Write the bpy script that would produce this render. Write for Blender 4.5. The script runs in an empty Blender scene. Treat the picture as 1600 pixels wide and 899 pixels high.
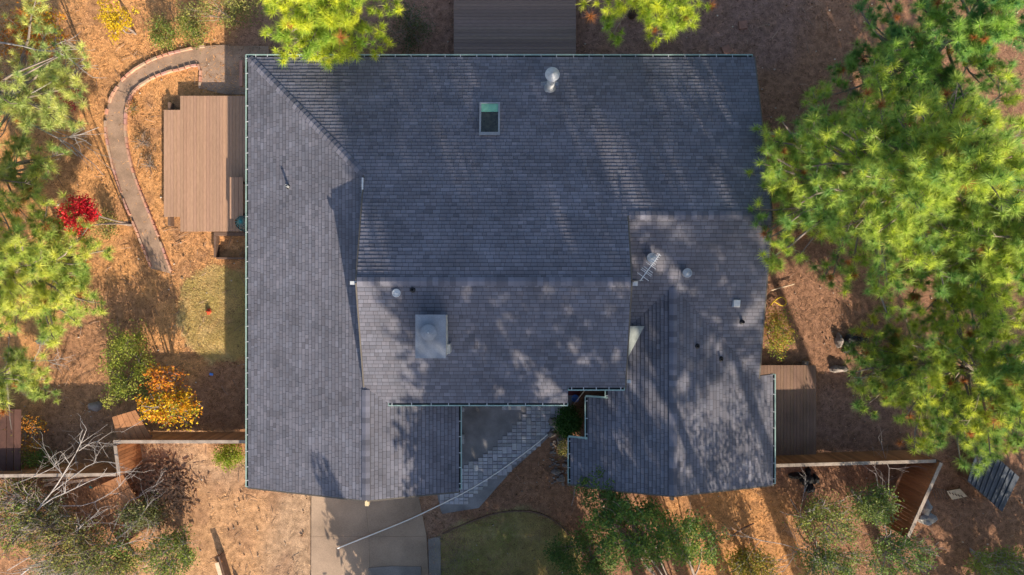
import bpy, math
import numpy as np
from mathutils import Vector, Matrix

scene = bpy.context.scene
col = scene.collection
rng = np.random.default_rng(7)

# ------------------------------------------------------------------ camera
H = 28.9            # drone height above the ground, metres
F = 1060.0          # focal length in pixels of the 1600 px wide photograph
cam_d = bpy.data.cameras.new('camera')
cam_d.sensor_width = 36.0
cam_d.lens = 36.0 * F / 1600.0
cam_d.clip_end = 2000
cam = bpy.data.objects.new('camera', cam_d)
col.objects.link(cam)
cam.location = (0, 0, H)
cam.rotation_euler = (0, 0, 0)
scene.camera = cam

# ------------------------------------------------------------------ light
SUN = Vector((-0.76, 1.95, -1.0)).normalized()     # way the light travels
elev = math.asin(-SUN.z)
azim = math.atan2(-SUN.x, -SUN.y)
world = bpy.data.worlds.new('World')
scene.world = world
world.use_nodes = True
wn = world.node_tree
wn.nodes.clear()
sky = wn.nodes.new('ShaderNodeTexSky')
sky.sky_type = 'NISHITA'
sky.sun_disc = False
sky.sun_elevation = elev
sky.sun_rotation = azim
sky.air_density = 1.0
sky.dust_density = 1.6
bg = wn.nodes.new('ShaderNodeBackground')
bg.inputs['Strength'].default_value = 0.135
wo = wn.nodes.new('ShaderNodeOutputWorld')
wn.links.new(sky.outputs[0], bg.inputs['Color'])
wn.links.new(bg.outputs[0], wo.inputs['Surface'])

sd = bpy.data.lights.new('sun', 'SUN')
sd.energy = 4.8
sd.angle = math.radians(0.55)
sd.color = (1.0, 0.87, 0.69)
sun = bpy.data.objects.new('sun', sd)
col.objects.link(sun)
sun.location = (20, -50, 30)
sun.rotation_euler = SUN.to_track_quat('-Z', 'Y').to_euler()

vs = scene.view_settings
vs.view_transform = 'Standard'
vs.look = 'None'
vs.exposure = 0.95
vs.gamma = 1.0
vs.use_curve_mapping = False
scene.cycles.max_bounces = 6
scene.cycles.transparent_max_bounces = 6


def W(px, py, z=0.0):
    k = (H - z) / F
    return Vector(((px - 800.0) * k, (449.5 - py) * k, z))


# ------------------------------------------------------------------ materials
MATS = {}


def nodes_of(m):
    m.use_nodes = True
    nt = m.node_tree
    nt.nodes.clear()
    return nt


def mat(name, color, rough=0.8, metal=0.0, var=0.12, nscale=6.0, fine=60.0, bump=0.15, attr=None,
        spec=0.3, bump_dist=0.01, stretch=None, var2=0.10, translucent=0.0):
    """Principled surface: colour x two noises (broad blotches, fine grain) x optional 'tint' attribute."""
    m = bpy.data.materials.new(name)
    nt = nodes_of(m)
    N, L = nt.nodes, nt.links
    out = N.new('ShaderNodeOutputMaterial')
    b = N.new('ShaderNodeBsdfPrincipled')
    b.inputs['Roughness'].default_value = rough
    b.inputs['Metallic'].default_value = metal
    b.inputs['Specular IOR Level'].default_value = spec
    tc = N.new('ShaderNodeTexCoord')
    mp = N.new('ShaderNodeMapping')
    if stretch:
        mp.inputs['Scale'].default_value = stretch
    geo = N.new('ShaderNodeNewGeometry')
    L.new(geo.outputs['Position'], mp.inputs['Vector'])
    n1 = N.new('ShaderNodeTexNoise'); n1.inputs['Scale'].default_value = nscale
    n1.inputs['Detail'].default_value = 4
    n2 = N.new('ShaderNodeTexNoise'); n2.inputs['Scale'].default_value = fine
    n2.inputs['Detail'].default_value = 3
    L.new(mp.outputs[0], n1.inputs['Vector']); L.new(mp.outputs[0], n2.inputs['Vector'])
    r1 = N.new('ShaderNodeMapRange')
    r1.inputs['From Min'].default_value = 0.3; r1.inputs['From Max'].default_value = 0.7
    r1.inputs['To Min'].default_value = 1 - var; r1.inputs['To Max'].default_value = 1 + var
    L.new(n1.outputs['Fac'], r1.inputs['Value'])
    r2 = N.new('ShaderNodeMapRange')
    r2.inputs['From Min'].default_value = 0.3; r2.inputs['From Max'].default_value = 0.7
    r2.inputs['To Min'].default_value = 1 - var2; r2.inputs['To Max'].default_value = 1 + var2
    L.new(n2.outputs['Fac'], r2.inputs['Value'])
    mul = N.new('ShaderNodeMath'); mul.operation = 'MULTIPLY'
    L.new(r1.outputs[0], mul.inputs[0]); L.new(r2.outputs[0], mul.inputs[1])
    vm = N.new('ShaderNodeVectorMath'); vm.operation = 'SCALE'
    if attr:
        a = N.new('ShaderNodeAttribute'); a.attribute_name = attr
        vv = N.new('ShaderNodeVectorMath'); vv.operation = 'MULTIPLY'
        vv.inputs[1].default_value = color
        L.new(a.outputs['Color'], vv.inputs[0])
        L.new(vv.outputs[0], vm.inputs[0])
    else:
        vm.inputs[0].default_value = color
    L.new(mul.outputs[0], vm.inputs['Scale'])
    L.new(vm.outputs[0], b.inputs['Base Color'])
    if bump > 0:
        bp = N.new('ShaderNodeBump')
        bp.inputs['Strength'].default_value = bump
        bp.inputs['Distance'].default_value = bump_dist
        L.new(n2.outputs['Fac'], bp.inputs['Height'])
        L.new(bp.outputs[0], b.inputs['Normal'])
    if translucent > 0:
        t = N.new('ShaderNodeBsdfTranslucent')
        L.new(vm.outputs[0], t.inputs['Color'])
        mx = N.new('ShaderNodeMixShader'); mx.inputs[0].default_value = translucent
        L.new(b.outputs[0], mx.inputs[1]); L.new(t.outputs[0], mx.inputs[2])
        L.new(mx.outputs[0], out.inputs['Surface'])
    else:
        L.new(b.outputs[0], out.inputs['Surface'])
    MATS[name] = m
    return m


mat('ground_soil', (1, 1, 1), 0.95, var=0.30, nscale=4.5, fine=38, bump=0.8, attr='tint', spec=0.05, bump_dist=0.05, var2=0.38)
mat('litter', (1, 1, 1), 0.9, var=0.1, attr='tint', spec=0.1, bump=0)
mat('shingle', (0.128, 0.126, 0.151), 0.85, var=0.17, nscale=0.8, fine=120, bump=0.2, attr='tint', spec=0.3, bump_dist=0.004, var2=0.16)
mat('roof_deck', (0.035, 0.036, 0.04), 0.9)
mat('fascia', (0.10, 0.085, 0.07), 0.7)
mat('cream_beam', (0.62, 0.50, 0.30), 0.7)
mat('gutter_mint', (0.25, 0.35, 0.315), 0.45, var=0.12, nscale=3, bump=0)
mat('gutter_dirt', (0.035, 0.04, 0.042), 0.9)
mat('white_metal', (0.46, 0.47, 0.48), 0.45, var=0.08)
mat('galvanized', (0.36, 0.37, 0.38), 0.5, metal=0.35, var=0.2, nscale=5, fine=30)
mat('sheet_metal', (0.20, 0.215, 0.245), 0.6, metal=0.15, var=0.12, nscale=2.5, fine=25)
mat('chase_siding', (0.46, 0.44, 0.40), 0.7)
mat('flashing_grey', (0.25, 0.27, 0.255), 0.55, metal=0.2)
mat('black_plastic', (0.02, 0.02, 0.022), 0.5)
mat('black_cloth', (0.008, 0.009, 0.012), 0.75)
mat('house_wall', (0.30, 0.27, 0.22), 0.85)
mat('door_red', (0.14, 0.02, 0.025), 0.6)
mat('mint_shade', (0.14, 0.34, 0.245), 0.7)
mat('glass_dark', (0.02, 0.022, 0.015), 0.06, spec=0.5, var=0.6, nscale=6, bump=0)
mat('concrete', (0.315, 0.225, 0.16), 0.85, var=0.24, nscale=0.7, fine=30, bump=0.2, var2=0.14)
mat('concrete_dark', (0.20, 0.175, 0.16), 0.9, var=0.3, nscale=0.9, fine=22, bump=0.3, var2=0.15)
mat('paving_bed', (0.215, 0.205, 0.21), 0.95, var=0.28, nscale=1.6, fine=40, bump=0.3, var2=0.1)
mat('paver', (0.37, 0.365, 0.385), 0.85, attr='tint', var=0.12, nscale=5, fine=70, bump=0.25, var2=0.14)
mat('path_gravel', (0.30, 0.20, 0.14), 0.95, var=0.25, nscale=1.8, fine=55, bump=0.5, var2=0.25, bump_dist=0.015)
mat('edging_brick', (0.50, 0.27, 0.19), 0.85, attr='tint', var=0.15, nscale=8)
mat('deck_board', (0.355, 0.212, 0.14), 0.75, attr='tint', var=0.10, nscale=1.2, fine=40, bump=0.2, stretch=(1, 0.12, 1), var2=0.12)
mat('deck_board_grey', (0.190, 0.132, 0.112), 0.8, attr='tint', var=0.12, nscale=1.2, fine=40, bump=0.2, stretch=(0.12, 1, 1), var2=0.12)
mat('deck_board_wet', (0.195, 0.115, 0.08), 0.7, attr='tint', var=0.22, nscale=1.0, fine=30, bump=0.3, var2=0.16)
mat('fence_board', (0.30, 0.135, 0.058), 0.8, attr='tint', var=0.18, nscale=3, fine=30, bump=0.3, stretch=(1, 1, 0.15), var2=0.15)
mat('fence_cap', (0.30, 0.245, 0.20), 0.85, attr='tint', var=0.25, nscale=4, fine=30, bump=0.3, var2=0.15)
mat('stained_board', (0.075, 0.034, 0.024), 0.8, attr='tint', var=0.2, nscale=3, fine=30)
mat('timber_dark', (0.14, 0.085, 0.06), 0.85, var=0.2)
mat('timber_light', (0.62, 0.46, 0.31), 0.8, var=0.15)
mat('bark', (0.12, 0.08, 0.062), 0.95, var=0.3, nscale=8, fine=40, bump=0.6, bump_dist=0.02, var2=0.25)
mat('twig', (0.22, 0.175, 0.15), 0.9, var=0.25, nscale=4, fine=40)
mat('dead_wood', (0.31, 0.28, 0.265), 0.9, var=0.25, nscale=4, fine=40)
mat('needle', (1.6, 1.6, 1.85), 0.5, attr='tint', var=0.12, nscale=3, bump=0, spec=0.35, translucent=0.45)
mat('leaf', (1, 1, 1), 0.6, attr='tint', var=0.12, nscale=3, bump=0, spec=0.25, translucent=0.36)
mat('grass', (1, 1, 1), 0.8, attr='tint', var=0.15, nscale=1.0, bump=0, spec=0.1, translucent=0.3)
mat('rock', (0.22, 0.185, 0.165), 0.9, var=0.3, nscale=5, fine=30, bump=0.5, bump_dist=0.03, var2=0.2)
mat('tarp', (0.24, 0.235, 0.23), 0.6, var=0.3, nscale=3)
mat('blue_plastic', (0.10, 0.24, 0.60), 0.4)
mat('teal_rubber', (0.05, 0.26, 0.27), 0.5)
mat('pvc', (0.74, 0.72, 0.70), 0.45, var=0.06)
mat('shed_metal', (0.05, 0.06, 0.078), 0.5, metal=0.3, var=0.25, nscale=2)
mat('red_scrap', (0.45, 0.06, 0.02), 0.7)
mat('yellow_hose', (0.55, 0.36, 0.03), 0.5)
mat('pine_bark_chip', (0.28, 0.16, 0.09), 0.9, var=0.35, nscale=9)


# ------------------------------------------------------------------ helpers
def tag(o, label=None, cat=None, group=None, kind=None):
    if label: o['label'] = label
    if cat: o['category'] = cat
    if group: o['group'] = group
    if kind: o['kind'] = kind
    return o


def empty(name, loc, label=None, cat=None, group=None):
    o = bpy.data.objects.new(name, None)
    o.location = loc
    o.empty_display_size = 0.2
    col.objects.link(o)
    return tag(o, label, cat, group)


def wloc(o):
    v = Vector((0, 0, 0))
    while o is not None:
        v = v + o.location
        o = o.parent
    return v


def link(name, me, m, parent=None, loc=None, rot=None):
    if m and not me.materials:
        me.materials.append(MATS[m])
    o = bpy.data.objects.new(name, me)
    col.objects.link(o)
    if parent is not None:
        o.parent = parent
    if loc is not None:
        o.location = loc
    if rot is not None:
        o.rotation_euler = rot
    return o


class MB:
    """Collects polygons (with an optional tint per face) and links them as one mesh."""

    def __init__(s):
        s.v, s.f, s.c = [], [], []

    def poly(s, pts, c=(1, 1, 1)):
        i = len(s.v)
        s.v += [tuple(p) for p in pts]
        s.f.append(tuple(range(i, i + len(pts))))
        s.c.append(c)

    def hexa(s, P, c=(1, 1, 1)):
        """P: 4 bottom points then 4 top points, counter-clockwise from above."""
        i = len(s.v)
        s.v += [tuple(p) for p in P]
        for q in ((3, 2, 1, 0), (4, 5, 6, 7), (0, 1, 5, 4), (1, 2, 6, 5), (2, 3, 7, 6), (3, 0, 4, 7)):
            s.f.append(tuple(i + k for k in q)); s.c.append(c)

    def box(s, x0, x1, y0, y1, z0, z1, c=(1, 1, 1)):
        s.hexa([(x0, y0, z0), (x1, y0, z0), (x1, y1, z0), (x0, y1, z0),
                (x0, y0, z1), (x1, y0, z1), (x1, y1, z1), (x0, y1, z1)], c)

    def beam(s, a, b, w, h, c=(1, 1, 1)):
        """Box from a to b (points on its bottom centre line), w wide, h high."""
        a, b = Vector(a), Vector(b)
        d = (b - a).normalized()
        side = d.cross(Vector((0, 0, 1)))
        if side.length < 1e-3: side = Vector((1, 0, 0))
        side.normalize()
        up = side.cross(d).normalized()
        s_ = side * (w / 2)
        u_ = up * h
        s.hexa([a + s_, b + s_, b - s_, a - s_, a + s_ + u_, b + s_ + u_, b - s_ + u_, a - s_ + u_], c)

    def prism(s, poly, z0, z1, c=(1, 1, 1)):
        n = len(poly)
        area = sum(poly[i][0] * poly[(i + 1) % n][1] - poly[(i + 1) % n][0] * poly[i][1] for i in range(n))
        if area < 0: poly = poly[::-1]
        f0 = z0 if callable(z0) else (lambda x, y: z0)
        f1 = z1 if callable(z1) else (lambda x, y: z1)
        i = len(s.v)
        s.v += [(p[0], p[1], f0(p[0], p[1])) for p in poly] + [(p[0], p[1], f1(p[0], p[1])) for p in poly]
        s.f.append(tuple(i + k for k in range(n - 1, -1, -1))); s.c.append(c)
        s.f.append(tuple(i + n + k for k in range(n))); s.c.append(c)
        for k in range(n):
            q = (k + 1) % n
            s.f.append((i + k, i + q, i + n + q, i + n + k)); s.c.append(c)

    def tube(s, pts, rad, n=6, c=(1, 1, 1), cap=True):
        pts = [Vector(p) for p in pts]
        if not hasattr(rad, '__len__'): rad = [rad] * len(pts)
        base = len(s.v)
        for k, p in enumerate(pts):
            d = pts[min(k + 1, len(pts) - 1)] - pts[max(k - 1, 0)]
            if d.length < 1e-6: d = Vector((0, 0, 1))
            d.normalize()
            a = d.cross(Vector((0.31, 0.17, 0.93)))
            if a.length < 0.05: a = d.cross(Vector((1, 0, 0)))
            a.normalize(); b = d.cross(a)
            for j in range(n):
                t = 2 * math.pi * j / n
                s.v.append(tuple(p + (a * math.cos(t) + b * math.sin(t)) * rad[k]))
        for k in range(len(pts) - 1):
            for j in range(n):
                q = (j + 1) % n
                s.f.append((base + k * n + j, base + k * n + q, base + (k + 1) * n + q, base + (k + 1) * n + j)); s.c.append(c)
        if cap:
            s.f.append(tuple(base + j for j in range(n - 1, -1, -1))); s.c.append(c)
            e = base + (len(pts) - 1) * n
            s.f.append(tuple(e + j for j in range(n))); s.c.append(c)

    def lathe(s, c0, prof, n=20, c=(1, 1, 1)):
        """prof: list of (radius, z) from bottom to top around the vertical through c0."""
        base = len(s.v)
        for r, z in prof:
            for j in range(n):
                t = 2 * math.pi * j / n
                s.v.append((c0[0] + r * math.cos(t), c0[1] + r * math.sin(t), c0[2] + z))
        for k in range(len(prof) - 1):
            for j in range(n):
                q = (j + 1) % n
                s.f.append((base + k * n + j, base + k * n + q, base + (k + 1) * n + q, base + (k + 1) * n + j)); s.c.append(c)
        s.f.append(tuple(base + j for j in range(n - 1, -1, -1))); s.c.append(c)
        e = base + (len(prof) - 1) * n
        s.f.append(tuple(e + j for j in range(n))); s.c.append(c)

    def mesh(s, name, off=(0, 0, 0)):
        me = bpy.data.meshes.new(name)
        V = np.array(s.v, dtype=np.float64).reshape(-1, 3) - np.array(off)
        me.from_pydata(V.tolist(), [], s.f)
        a = me.attributes.new('tint', 'FLOAT_COLOR', 'FACE')
        cc = np.ones((len(s.f), 4), dtype=np.float32)
        cc[:, :3] = np.array(s.c, dtype=np.float32).reshape(-1, 3)
        a.data.foreach_set('color', cc.ravel())
        me.update()
        return me

    def build(s, name, m, parent=None, loc=None, smooth=False):
        """Points are world points; the object sits at its parent (or at loc)."""
        off = wloc(parent) if parent is not None else Vector(loc or (0, 0, 0))
        me = s.mesh(name, off)
        if smooth:
            me.polygons.foreach_set('use_smooth', [True] * len(me.polygons))
        return link(name, me, m, parent, None if parent is not None else off)


def np_mesh(name, V, T, C, m, parent=None):
    """Triangles V[T] with one colour C per triangle."""
    me = bpy.data.meshes.new(name)
    V = np.asarray(V, dtype=np.float32)
    if parent is not None:
        V = V - np.array(wloc(parent), dtype=np.float32)
    T = np.asarray(T, dtype=np.int32)
    me.vertices.add(len(V)); me.vertices.foreach_set('co', V.ravel())
    me.loops.add(T.size); me.loops.foreach_set('vertex_index', T.ravel())
    k = T.shape[1]
    me.polygons.add(len(T))
    me.polygons.foreach_set('loop_start', np.arange(0, T.size, k, dtype=np.int32))
    me.polygons.foreach_set('loop_total', np.full(len(T), k, dtype=np.int32))
    a = me.attributes.new('tint', 'FLOAT_COLOR', 'FACE')
    cc = np.ones((len(T), 4), dtype=np.float32); cc[:, :3] = C
    a.data.foreach_set('color', cc.ravel())
    me.update(calc_edges=True)
    return link(name, me, m, parent)


def rnd(a, b):
    return float(rng.uniform(a, b))


def grey(a, b):
    g = rnd(a, b)
    return (g, g, g)


def px_poly(pts, z=0.0):
    return [tuple(W(x, y, z))[:2] for x, y in pts]


def smooth_closed(pts, it=2):
    for _ in range(it):
        q = []
        n = len(pts)
        for i in range(n):
            a, b = pts[i], pts[(i + 1) % n]
            q.append((a[0] * .75 + b[0] * .25, a[1] * .75 + b[1] * .25))
            q.append((a[0] * .25 + b[0] * .75, a[1] * .25 + b[1] * .75))
        pts = q
    return pts


def smooth_open(pts, it=2):
    for _ in range(it):
        q = [pts[0]]
        for i in range(len(pts) - 1):
            a, b = pts[i], pts[i + 1]
            q.append(tuple(a[k] * .75 + b[k] * .25 for k in range(len(a))))
            q.append(tuple(a[k] * .25 + b[k] * .75 for k in range(len(a))))
        q.append(pts[-1])
        pts = q
    return pts


def inside(P, poly):
    """P (n,2) array in polygon."""
    x, y = P[:, 0], P[:, 1]
    r = np.zeros(len(P), bool)
    n = len(poly)
    for i in range(n):
        x0, y0 = poly[i]; x1, y1 = poly[(i + 1) % n]
        c = ((y0 > y) != (y1 > y)) & (x < (x1 - x0) * (y - y0) / (y1 - y0 + 1e-12) + x0)
        r ^= c
    return r


def vnoise(x, y, s, seed=0):
    """Smooth value noise 0..1."""
    g = np.random.default_rng(seed).random((256, 256))
    u, v = x * s + 1000.3, y * s + 1000.7
    iu, iv = np.floor(u).astype(int), np.floor(v).astype(int)
    fu, fv = u - iu, v - iv
    fu = fu * fu * (3 - 2 * fu); fv = fv * fv * (3 - 2 * fv)
    a = g[iu % 256, iv % 256]; b = g[(iu + 1) % 256, iv % 256]
    c = g[iu % 256, (iv + 1) % 256]; d = g[(iu + 1) % 256, (iv + 1) % 256]
    return (a * (1 - fu) + b * fu) * (1 - fv) + (c * (1 - fu) + d * fu) * fv


def clip(poly, conv):
    """Sutherland-Hodgman: poly clipped by the convex counter-clockwise polygon conv."""
    out = poly
    n = len(conv)
    for i in range(n):
        ax, ay = conv[i]; bx, by = conv[(i + 1) % n]
        ex, ey = bx - ax, by - ay
        inp, out = out, []
        if not inp: return []
        for j in range(len(inp)):
            p, q = inp[j], inp[(j + 1) % len(inp)]
            sp = ex * (p[1] - ay) - ey * (p[0] - ax)
            sq = ex * (q[1] - ay) - ey * (q[0] - ax)
            if sp >= 0: out.append(p)
            if (sp > 0 and sq < 0) or (sp < 0 and sq > 0):
                t = sp / (sp - sq)
                out.append((p[0] + t * (q[0] - p[0]), p[1] + t * (q[1] - p[1])))
    return out


def ccw(p):
    a = sum(p[i][0] * p[(i + 1) % len(p)][1] - p[(i + 1) % len(p)][0] * p[i][1] for i in range(len(p)))
    return p if a > 0 else p[::-1]


# ================================================================== GROUND
STRAW = np.array((0.54, 0.275, 0.115))
TAN = np.array((0.40, 0.262, 0.165))
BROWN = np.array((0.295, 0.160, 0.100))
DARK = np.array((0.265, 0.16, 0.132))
GREYSOIL = np.array((0.24, 0.205, 0.19))


def box_mask(px, py, x0, x1, y0, y1, s):
    def ss(t):
        t = np.clip(t, 0, 1)
        return t * t * (3 - 2 * t)
    return ss((px - x0) / s + .5) * ss((x1 - px) / s + .5) * ss((py - y0) / s + .5) * ss((y1 - py) / s + .5)


LAWN_A = smooth_closed(px_poly([(333, 411), (302, 424), (282, 448), (277, 490), (290, 532), (312, 556), (345, 567), (392, 562), (396, 440), (362, 420)]), 2)
LAWN_B = smooth_closed(px_poly([(676, 842), (702, 829), (758, 806), (800, 797), (848, 801), (888, 830), (905, 868), (925, 960), (840, 1010), (700, 1000), (680, 930)]), 2)
LAWN_MASKS = [(LAWN_A, (.54, .41, .19)), (LAWN_B, (.38, .31, .14))]


def soil_colour(X, Y):
    px = 800 + X * F / H + (vnoise(X, Y, .6, 1) - .5) * 90
    py = 449.5 - Y * F / H + (vnoise(X, Y, .6, 2) - .5) * 90
    C = np.tile(STRAW, (len(X), 1))

    def put(c, m, k=1.0):
        nonlocal C
        m = (m * k)[:, None]
        C = C * (1 - m) + c * m
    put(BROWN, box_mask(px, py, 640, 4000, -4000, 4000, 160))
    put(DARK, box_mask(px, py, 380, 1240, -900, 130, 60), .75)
    put(BROWN, box_mask(px, py, 60, 215, 470, 700, 70), .65)
    put(BROWN, box_mask(px, py, 215, 400, 560, 690, 40), .75)
    put(BROWN, box_mask(px, py, -900, 190, 640, 1300, 60), .7)
    put(TAN, box_mask(px, py, 195, 560, 700, 1500, 50))
    put(STRAW * .92, box_mask(px, py, 200, 420, 740, 1300, 60), .5)
    for lp, lc in LAWN_MASKS:
        jx, jy = X + (vnoise(X, Y, 2.2, 31) - .5) * .5, Y + (vnoise(X, Y, 2.2, 32) - .5) * .5
        m = inside(np.stack([jx, jy], 1), lp).astype(float)
        put(np.array(lc), m, .8)
    put(STRAW, box_mask(px, py, 1040, 1250, 740, 1300, 70), .9)
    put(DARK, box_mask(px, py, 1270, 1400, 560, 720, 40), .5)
    put(GREYSOIL, box_mask(px, py, 560, 720, 780, 1200, 40), .6)
    put(np.array((.34, .19, .115)), box_mask(px, py, 600, 720, 760, 880, 30), .6)
    put(np.array((.33, .175, .1)), box_mask(px, py, 800, 900, 690, 800, 60), .5)
    n = vnoise(X, Y, 1.7, 5)
    put(BROWN * .8, np.clip((n - .55) * 3, 0, 1), .45)
    n = vnoise(X, Y, .45, 6)
    put(BROWN, np.clip((n - .58) * 3, 0, 1), .35)
    return C


xs = np.concatenate([[-400, -200, -100, -60, -40, -30], np.arange(-25, 25.01, .2), [30, 40, 60, 100, 200, 400]])
ys = np.concatenate([[-400, -200, -100, -60, -40, -30, -22], np.arange(-15, 15.01, .2), [22, 30, 40, 60, 100, 200, 400]])
GX, GY = np.meshgrid(xs, ys)
gx, gy = GX.ravel(), GY.ravel()
gz = -0.055 * vnoise(gx, gy, .8, 11) - 0.03 * vnoise(gx, gy, 2.9, 12)
me = bpy.data.meshes.new('ground')
nx, ny = len(xs), len(ys)
idx = np.arange(nx * ny).reshape(ny, nx)
Q = np.stack([idx[:-1, :-1], idx[:-1, 1:], idx[1:, 1:], idx[1:, :-1]], -1).reshape(-1, 4)
me.vertices.add(nx * ny); me.vertices.foreach_set('co', np.stack([gx, gy, gz], 1).astype(np.float32).ravel())
me.loops.add(Q.size); me.loops.foreach_set('vertex_index', Q.astype(np.int32).ravel())
me.polygons.add(len(Q))
me.polygons.foreach_set('loop_start', np.arange(0, Q.size, 4, dtype=np.int32))
me.polygons.foreach_set('loop_total', np.full(len(Q), 4, dtype=np.int32))
me.polygons.foreach_set('use_smooth', [True] * len(Q))
at = me.attributes.new('tint', 'FLOAT_COLOR', 'POINT')
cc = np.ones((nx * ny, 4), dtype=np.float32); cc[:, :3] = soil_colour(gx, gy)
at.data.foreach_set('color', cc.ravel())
me.update(calc_edges=True)
ground = link('ground', me, 'ground_soil')
tag(ground, kind='structure')

# paths, slabs and lawns, each a few millimetres to centimetres above the soil
PATH_OUT = [(360, 70), (318, 72), (290, 77), (262, 84), (238, 92), (214, 105), (194, 120), (180, 138), (170, 158),
            (164, 182), (164, 205), (169, 232), (175, 258), (184, 290), (195, 320), (209, 350), (222, 385), (236, 420)]
PATH_IN = [(352, 148), (312, 137), (313, 103), (300, 102), (282, 108), (262, 112), (240, 120), (222, 130), (208, 142), (200, 156),
           (195, 178), (195, 205), (199, 235), (207, 268), (217, 295), (226, 318), (236, 342), (248, 372), (258, 400), (268, 428)]
mb = MB()
po = smooth_open([tuple(W(x, y, 0)) for x, y in PATH_OUT], 1)
pi_ = smooth_open([tuple(W(x, y, 0)) for x, y in PATH_IN[2:]], 1)
n = max(len(po), len(pi_))


def resample(pts, n):
    P = np.array(pts); d = np.concatenate([[0], np.cumsum(np.linalg.norm(np.diff(P, axis=0), axis=1))])
    t = np.linspace(0, d[-1], n)
    return np.stack([np.interp(t, d, P[:, k]) for k in range(P.shape[1])], 1)


RO, RI = resample(po, 60), resample(pi_, 60)
for k in range(59):
    a, b, c, d = RO[k], RI[k], RI[k + 1], RO[k + 1]
    mb.hexa([(a[0], a[1], -.1), (b[0], b[1], -.1), (c[0], c[1], -.1), (d[0], d[1], -.1),
             (a[0], a[1], .012), (b[0], b[1], .012), (c[0], c[1], .012), (d[0], d[1], .012)])
garden_path = tag(mb.build('garden_path', 'path_gravel'), kind='structure')
mb = MB()
mb.prism(px_poly([(352, 72), (300, 101), (313, 103), (312, 138), (352, 148), (420, 148), (420, 72)]), -.1, .008)
tag(mb.build('path_landing', 'path_gravel'), kind='structure')

# brick edging along the path: every brick a part of the path
brick_meshes = []
for k in range(6):
    b = MB(); L_ = .23 + .02 * (k % 3)
    t = (rnd(.8, 1.15), rnd(.78, 1.05), rnd(.75, 1.05))
    b.hexa([(-L_ / 2, -.05, -.06), (L_ / 2, -.05, -.06), (L_ / 2, .05, -.06), (-L_ / 2, .05, -.06),
            (-L_ / 2 + .008, -.042, .10), (L_ / 2 - .008, -.042, .10), (L_ / 2 - .008, .042, .10), (-L_ / 2 + .008, .042, .10)], t)
    me_ = b.mesh('edging_brick'); me_.materials.append(MATS['edging_brick']); brick_meshes.append(me_)


def edging(pts, parent, skip=0.0, step=.262):
    P = np.array(smooth_open([tuple(W(x, y, .08)) for x, y in pts], 1))
    d = np.concatenate([[0], np.cumsum(np.linalg.norm(np.diff(P, axis=0), axis=1))])
    t = np.arange(.1, d[-1], step)
    for q in t:
        if rng.random() < skip: continue
        x, y = np.interp(q, d, P[:, 0]), np.interp(q, d, P[:, 1])
        x2, y2 = np.interp(q + .05, d, P[:, 0]), np.interp(q + .05, d, P[:, 1])
        link('brick', brick_meshes[int(rng.integers(6))], None, parent, (x, y, rnd(-.015, .012)),
             (rnd(-.03, .03), rnd(-.03, .03), math.atan2(y2 - y, x2 - x) + rnd(-.05, .05)))


edging(PATH_OUT[1:], garden_path, .05)
edging(PATH_IN[1:], garden_path, .04)

DRIVE = [(487, 700), (486, 1010), (676, 1010), (666, 830), (640, 700)]
mb = MB()
for (ya, yb) in ((700, 838), (838.3, 1010)):
    for (ta, tb) in ((0, .499), (.5005, 1)):
        def ed(y, t):
            x0 = 487 - (y - 700) / 310
            x1 = 640 + min(26, (y - 700) * .2) + max(0, (y - 830) * .055)
            return (x0 + (x1 - x0) * t, y)
        mb.prism(px_poly([ed(ya, ta), ed(yb, ta), ed(yb, tb), ed(ya, tb)]), -.1, .02)
driveway = tag(mb.build('driveway', 'concrete'), kind='structure')
mb = MB()
mb.prism(px_poly([(576, 1000), (576, 887), (612, 884), (658, 885), (660, 1000)]), .02, .05)
tag(mb.build('driveway_patch', 'concrete_dark'), kind='structure')
mb = MB()
mb.prism(px_poly([(669, 842), (688, 838), (690, 960), (672, 960)]), -.1, .015)
tag(mb.build('gravel_strip', 'concrete_dark'), kind='structure')
mb = MB()
BED = [(640, 560), (885, 560), (898, 620), (880, 660), (845, 695), (800, 735), (748, 794), (690, 803), (682, 768), (640, 740)]
mb.prism(px_poly(BED), -.1, .014)
bed = tag(mb.build('paving_bed', 'paving_bed'), kind='structure')

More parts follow.
